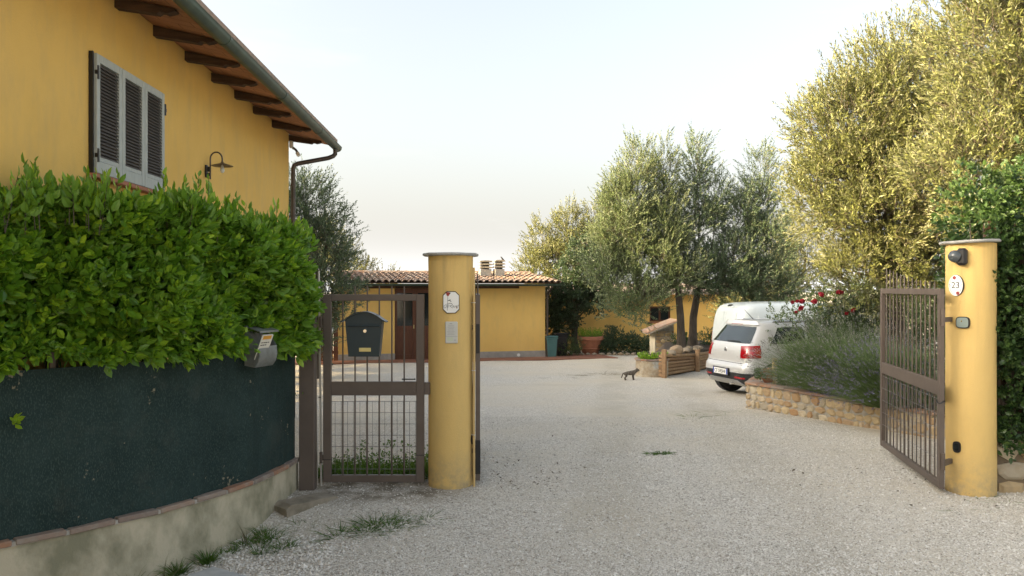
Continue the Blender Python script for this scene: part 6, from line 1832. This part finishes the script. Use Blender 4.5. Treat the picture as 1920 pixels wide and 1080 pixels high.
tree('evergreen_tree', 'dense dark green evergreen tree at the right corner of the outbuilding', (2.3, 28.7, -.58), (2.3, 28.7, .6),
     [(2.35, 28.2, 2.1, .85, .8, 1.15), (1.9, 28.3, 1.2, .7, .7, .8), (2.95, 28.3, 1.5, .65, .6, .75), (2.6, 28.2, 3.0, .5, .5, .6), (1.75, 28.4, .4, .45, .5, .6), (1.42, 28.1, .9, .35, .4, 1.2)],
     2000, M['oak'], 108, .12, .075, .036, 10, .22, .4, None, cat='evergreen tree', shape=4)
tree('olive_tree', 'sunlit olive tree far behind the white van', (9.2, 28.0, -.6), (9.2, 28, 1.0),
     [(8.9, 27.8, 2.0, 1.3, 1.0, 1.2), (10.2, 27.8, 2.4, 1.3, 1.0, 1.2), (8.0, 27.8, 1.0, .9, .8, .9), (9.8, 27.9, 3.6, .7, .7, .8), (9.2, 27.6, .6, 1.2, .8, .8)],
     1700, M['olive'], 109, .14, .085, .022, 15, .4, .6, 'olive trees behind the buildings')
# olives added out of view behind the house to keep the yard in shade
SHADE_OLIVE = tree('olive_tree', 'unseen olive tree added behind the tall yellow house to shade the yard', (-8.4, 16.6, -.3), (-8.4, 16.6, 1.4),
     [(-8.4, 16.5, 3.6, 1.4, 1.3, 1.5), (-7.7, 16.6, 2.6, 1.1, 1.0, 1.2), (-9.2, 16.6, 2.5, 1.2, 1.0, 1.2), (-8.4, 16.8, 1.3, 1.3, 1.0, 1.0)],
     2300, M['olive_shaded'], 110, .16, .10, .04, 14, .4, .6, 'added trees shading the yard from the left')
SHADE_OLIVE.scale = (1, 1, 1.08)
for k, (x, y, rz) in enumerate(((-7.6, 13.9, .4), (-6.9, 15.7, 5.3), (-8.0, 18.6, 1.0), (-8.3, 20.9, 2.2), (-8.4, 23.2, 3.3), (-8.8, 25.6, 4.1))):
    c = SHADE_OLIVE.copy(); COL.objects.link(c); c.location = (x, y, gz(x, y)); c.rotation_euler = (0, 0, rz); c.scale = (1, 1, 1.08 if y < 19 else .92)
    for ch in SHADE_OLIVE.children:
        d = ch.copy(); COL.objects.link(d); d.parent = c

# ------------------------------------------------------------------ shrubs
bush('shrub', 'rounded green shrub left of the terracotta pot', 'shrub', (2.05, 27.2, -.57), [(2.05, 27.2, -.25, .38, .35, .35), (1.75, 27.15, -.35, .3, .3, .25)], 420, M['shrub'], 71, Lr=.05, Wr=.02)
bush('shrub', 'loose dark green shrubs right of the terracotta pot', 'shrub', (3.9, 28.3, -.58), [(3.55, 28.3, -.1, .5, .4, .5), (4.2, 28.2, -.25, .5, .4, .4), (4.75, 28.1, -.3, .4, .35, .35), (3.3, 28.0, -.3, .4, .3, .3)], 1700, M['oak'], 72, Lr=.06, Wr=.038, up=.1)
bush('shrub', 'shrub with pale leaves at the foot of the left olive trunk', 'shrub', (4.85, 22.9, .1), [(4.85, 22.9, .25, .3, .25, .22)], 160, M['ivy'], 73, Lr=.06, Wr=.03)
bush('shrub', 'shrub with pale leaves at the foot of the right olive trunk', 'shrub', (5.7, 23.2, .1), [(5.7, 23.0, .25, .5, .35, .3), (6.3, 23.2, .25, .4, .35, .35)], 420, M['ivy'], 74, Lr=.06, Wr=.03)
bush('shrub', 'broad green shrub under the golden olive, behind the roses', 'shrub', (6.1, 15.0, .1), [(5.9, 14.7, 1.0, .75, .6, .7), (6.8, 14.6, 1.15, .8, .6, .85), (5.4, 15.2, 1.0, .6, .5, .6), (7.6, 14.4, 1.0, .8, .6, .9)], 1500, M['shrub'], 75, Lr=.06, Wr=.028)
bush('shrub', 'dark shrub filling the bed behind the open gate leaf', 'shrub', (5.6, 9.6, .15), [(5.6, 9.8, .7, .55, .6, .6), (5.9, 9.0, .9, .6, .6, .8), (5.2, 8.7, .5, .35, .4, .4), (6.6, 9.2, 1.2, .7, .7, 1.0)], 1500, M['oak'], 76, Lr=.06, Wr=.03)
bush('shrub', 'yellow-green sunlit shrub behind the van beside the rose bush', 'shrub', (8.0, 20.5, -.4), [(7.6, 20.3, .7, .9, .7, .9), (8.8, 20.0, .9, 1.0, .7, 1.1), (9.8, 19.0, .9, 1.0, .7, 1.2)], 1500, M['shrub'], 77, Lr=.07, Wr=.03)

bush('shrub', 'tall green shrubs beyond the roses, at the right end of the van', 'shrub', (10.5, 22.5, -.45), [(9.4, 22.2, 1.2, 1.2, .7, 1.4), (11.2, 22.0, 1.4, 1.2, .7, 1.6), (12.6, 21.0, 1.3, 1.2, .7, 1.6)], 2300, M['shrub'], 78, Lr=.09, Wr=.045)
bush('shrub', 'dense green shrubs seen through the bars of the open gate', 'shrub', (8.6, 17.0, -.3), [(7.7, 17.2, .8, .9, .7, 1.2), (8.9, 16.8, .9, 1.0, .7, 1.3), (10.2, 16.2, .9, 1.1, .7, 1.3)], 2000, M['oak'], 79, Lr=.08, Wr=.04)

# ------------------------------------------------------------------ climber on the low wall at the right
def build_right_wall():
    T = thing('stone_wall', 'low rough stone wall under the climber at the right edge', 'wall', (5.0, 7.0, 0))
    MB().box((5.7, 7.1, .12), (3.0, .34, .64)).build('wall_core', mat_rough('earthy_mortar', (.20, .15, .09), (.12, .095, .065), scale=7, bscale=40, bstr=.6, bdist=.01), T)
    stone_face(T, (4.2, 6.925), (7.2, 6.925), -.12, .44, size=(.17, .30), proud=.02)
    r = np.random.default_rng(81)
    C = thing('climbing_ivy', 'dark green climber covering the wall right of the numbered post', 'climber', (4.9, 7.1, .4))
    n = 5200
    x = 4.16 + 2.6 * r.random(n) ** 1.25; z = .36 + 2.75 * r.random(n)
    lump = .10 * np.sin(x * 5 + z * 3) * np.sin(z * 4.1 - x * 2) + .06 * np.sin(z * 9 + x * 7)
    y = 6.93 - lump - .10 * np.sin(np.clip((z - .36) / 2.6, 0, 1) * 3.1) + .30 * r.random(n) ** 2
    x = x + .05 * np.sin(z * 7)
    k = z < 2.45 + .16 * np.sin(x * 8)
    P = np.stack([x, y, z], 1)[k]; m = len(P)
    D = unit(np.stack([r.normal(-.2, .45, m), np.full(m, -.8), r.normal(-.05, .45, m)], 1))
    # shoulder reaching over behind the post
    p2, d2 = blob(r, [(4.35, 7.45, 2.45, .36, .3, .42), (4.75, 7.3, 2.55, .42, .33, .40), (4.2, 7.42, 1.7, .2, .2, .7)], 900, .45, .1)
    p3, d3 = blob(r, [(4.95, 7.3, 2.85, .3, .25, .35)], 110, .5, .2)
    P = np.concatenate([P, p2, p3]); D = np.concatenate([D, d2, d3]); m = len(P)
    leafy('foliage', C, P, D, M['ivy'], r, 6, .05 + .08 * r.random(m), .058, .034, 7, .9, .0, .75)
    st = MB()
    for k in range(26):
        x0 = 4.2 + 2.0 * random.random()
        st.tube([(x0, 7.05, .3), (x0 + random.uniform(-.15, .15), 7.0, 1.2), (x0 + random.uniform(-.3, .3), 7.02, 1.9), (x0 + random.uniform(-.3, .3), 7.1, 2.35)], [.014, .011, .007, .003], 5)
    st.build('stem', M['bark'], C)
    MB().box((5.7, 7.2, 1.4), (2.9, .04, 1.9)).build('backing_board', M['wood_dark'], C)  # dark board behind the climber, filling the gaps between leaves
build_right_wall()

# ------------------------------------------------------------------ weeds, ground cover and litter
def tuft(label, x, y, n, h, spread, seed, mat='grass', w=.006, name='grass_tuft', group='grass tufts in the gravel'):
    r = np.random.default_rng(seed); z = gz(x, y)
    T = thing(name, label, 'grass tuft', (x, y, z), 0, group)
    a = r.random(n) * 6.283; q = np.sqrt(r.random(n))
    gx, gy = r.normal(0, 1, n), r.normal(0, 1, n); a = np.arctan2(gy, gx); q = np.clip(np.hypot(gx, gy) * .6, 0, 1)
    n3 = r.integers(0, 4, n); cxs = np.array([0, .5, -.55, .15])[n3] * spread; cys = np.array([0, .2, -.1, .35])[n3] * spread
    flat = 1.0 if h < .1 else .0
    P = np.stack([x + gx * spread * .17 + cxs * flat, y + gy * spread * .17 + cys * flat, np.full(n, z - .01)], 1)
    P[:, 2] = ground_z(P[:, 0], P[:, 1]) - .01
    D = unit(np.stack([np.cos(a) * .6 * q + r.normal(0, .15, n), np.sin(a) * .6 * q + r.normal(0, .15, n), np.ones(n)], 1))
    L = h * (.5 + .6 * r.random(n))
    c = np.stack([np.cos(a) * q * spread * .35, np.sin(a) * q * spread * .35, -L * .25], 1)
    V, F, _, _ = ribbons(r, P, D, L, np.full(n, w), c, 4)
    arr_obj('blades', V, F, M[mat], T)
def wall_foot(s, off=.05):
    p = along(s, off, 0); return p.x, p.y
def sfor(y): return float(np.interp(y, _cy, _arc))
x, y = wall_foot(sfor(5.15)); tuft('spiky grass tuft at the wall foot nearest the camera', x + .02, y, 22, .20, .22, 201, 'grass', .009)
x, y = wall_foot(sfor(5.32)); tuft('thin dry grass stalks between the two nearest tufts along the wall', x + .03, y, 9, .26, .16, 202, 'dry_grass', .005)
x, y = wall_foot(sfor(5.42)); tuft('bushy round grass tuft at the wall foot beside the concrete cover', x + .02, y, 150, .11, .14, 203)
x, y = wall_foot(sfor(5.62)); tuft('thick dark grass tuft at the wall foot above the concrete cover', x + .03, y, 190, .13, .14, 204)
x, y = wall_foot(sfor(5.80)); tuft('small round grass tuft at the wall foot, middle of the wall', x + .03, y, 70, .09, .09, 205)
x, y = wall_foot(sfor(5.98)); tuft('tall thin grass blades against the middle of the wall', x + .03, y, 12, .24, .12, 206, 'dry_grass', .005)
x, y = wall_foot(sfor(6.12)); tuft('olive green tuft at the wall foot, farthest along the wall', x + .05, y, 60, .12, .13, 207)
tuft('flat grass tuft on the gravel in front of the small gate', -1.10, 6.0, 300, .085, .34, 208, 'grass', .011)
tuft('wide low grass patch just right of the flat tuft', -.84, 6.14, 190, .065, .34, 209, 'grass', .011)
tuft('round grass tuft on the gravel a step away from the wall', -1.88, 5.95, 240, .09, .18, 210, 'grass', .008)
tuft('brownish grass tuft nearer the concrete cover', -1.70, 5.76, 220, .085, .20, 211, 'grass', .008)
tuft('sparse grass by the old stone step', -1.66, 6.16, 50, .07, .26, 212)
tuft('tiny grass sprig alone in the foreground gravel', -1.28, 5.62, 40, .06, .2, 213)
tuft('dark creeping weed on the driveway in front of the stone bed', 1.62, 8.75, 130, .032, .17, 214, 'grass', .014)
tuft('low weeds on the yard by the corner of the stone bed', 3.25, 12.2, 130, .04, .9, 215, 'grass', .008)
tuft('low weeds at the foot of the numbered post', 3.85, 6.5, 40, .03, .5, 216, 'grass', .007)
tuft('faint dry weeds on the yard near the cat', 2.1, 20.0, 140, .04, 1.4, 217, 'dry_grass', .012)

def build_cover():
    r = np.random.default_rng(91)
    n = 1500
    x = -1.8 + 1.15 * r.random(n); y = 7.25 + .75 * np.abs(r.normal(0, .42, n))
    n2 = 230
    x = np.concatenate([x, -1.8 + 1.3 * r.random(n2)]); y = np.concatenate([y, 7.8 + 1.7 * r.random(n2) ** 1.5]); n += n2
    P = np.stack([x, y, ground_z(x, y) + .01], 1)
    D = unit(np.stack([r.normal(0, .6, n), r.normal(0, .6, n), np.ones(n)], 1))
    ln = np.where(np.arange(n) < 1500, .06 + .07 * r.random(n), .02)
    q = shoots(P, D, r, 5, ln, .030, .019, spread=.95)
    V, F = leaf_arrays(*q[:5], shape=4)
    o = link('ground_cover', np_mesh('ground_cover', V, F, M['cover'])); tag(o, 'low green ground cover growing behind the small gate', 'ground cover', kind='stuff')
    # fallen leaves
    n = 250
    x = np.concatenate([-.2 + .95 * r.random(70) ** 1.6, -1.8 + 1.4 * r.random(110), 2.4 + 1.9 * r.random(40), -2.0 + 6 * r.random(30)])
    y = np.concatenate([6.9 + 1.5 * r.random(70) ** 1.3, 7.6 + 1.8 * r.random(110), 6.2 + 1.6 * r.random(40), 5.2 + 6 * r.random(30)])
    a = r.random(n) * 6.283
    ax = unit(np.stack([np.cos(a), np.sin(a), r.normal(0, .25, n)], 1)); sd = unit(np.stack([-np.sin(a), np.cos(a), r.normal(0, .25, n)], 1))
    P = np.stack([x, y, ground_z(x, y) + .022], 1)
    V, F = leaf_arrays(P, ax, sd, .016 + .045 * r.random(n) ** 2, .010 + .018 * r.random(n), shape=4)
    o = link('fallen_leaves', np_mesh('fallen_leaves', V, F, M['dead'])); tag(o, 'dark fallen leaves scattered over the gravel', 'fallen leaves', kind='stuff')
build_cover()

def build_ground_bits():
    T = thing('concrete_cover', 'grey concrete inspection cover set in the gravel at the bottom left', 'cover', (-1.93, 5.20, gz(-1.93, 5.20)), R(-32))
    MB().box((0, 0, .0), (.50, .36, .05), None, .008).build('frame', M['slab'], T, local=True)
    MB().box((0, 0, .012), (.40, .27, .042), None, .006).build('lid', M['slab'], T, local=True)
    T = thing('stone_step', 'worn stone slab lying at the foot of the gate pillar', 'slab', (-1.70, 6.62, gz(-1.7, 6.62)), R(47))
    MB().prism([(-.24, -.05), (.22, -.05), (.235, .035), (.10, .045), (-.05, .04), (-.20, .046), (-.25, .02)], -.10, .10).build('slab_body', mat_rough('worn_stone', (.30, .26, .20), (.19, .165, .12), scale=8, bscale=40, bstr=.5, bdist=.008), T, local=True)
build_ground_bits()
print('objects', len(bpy.data.objects))
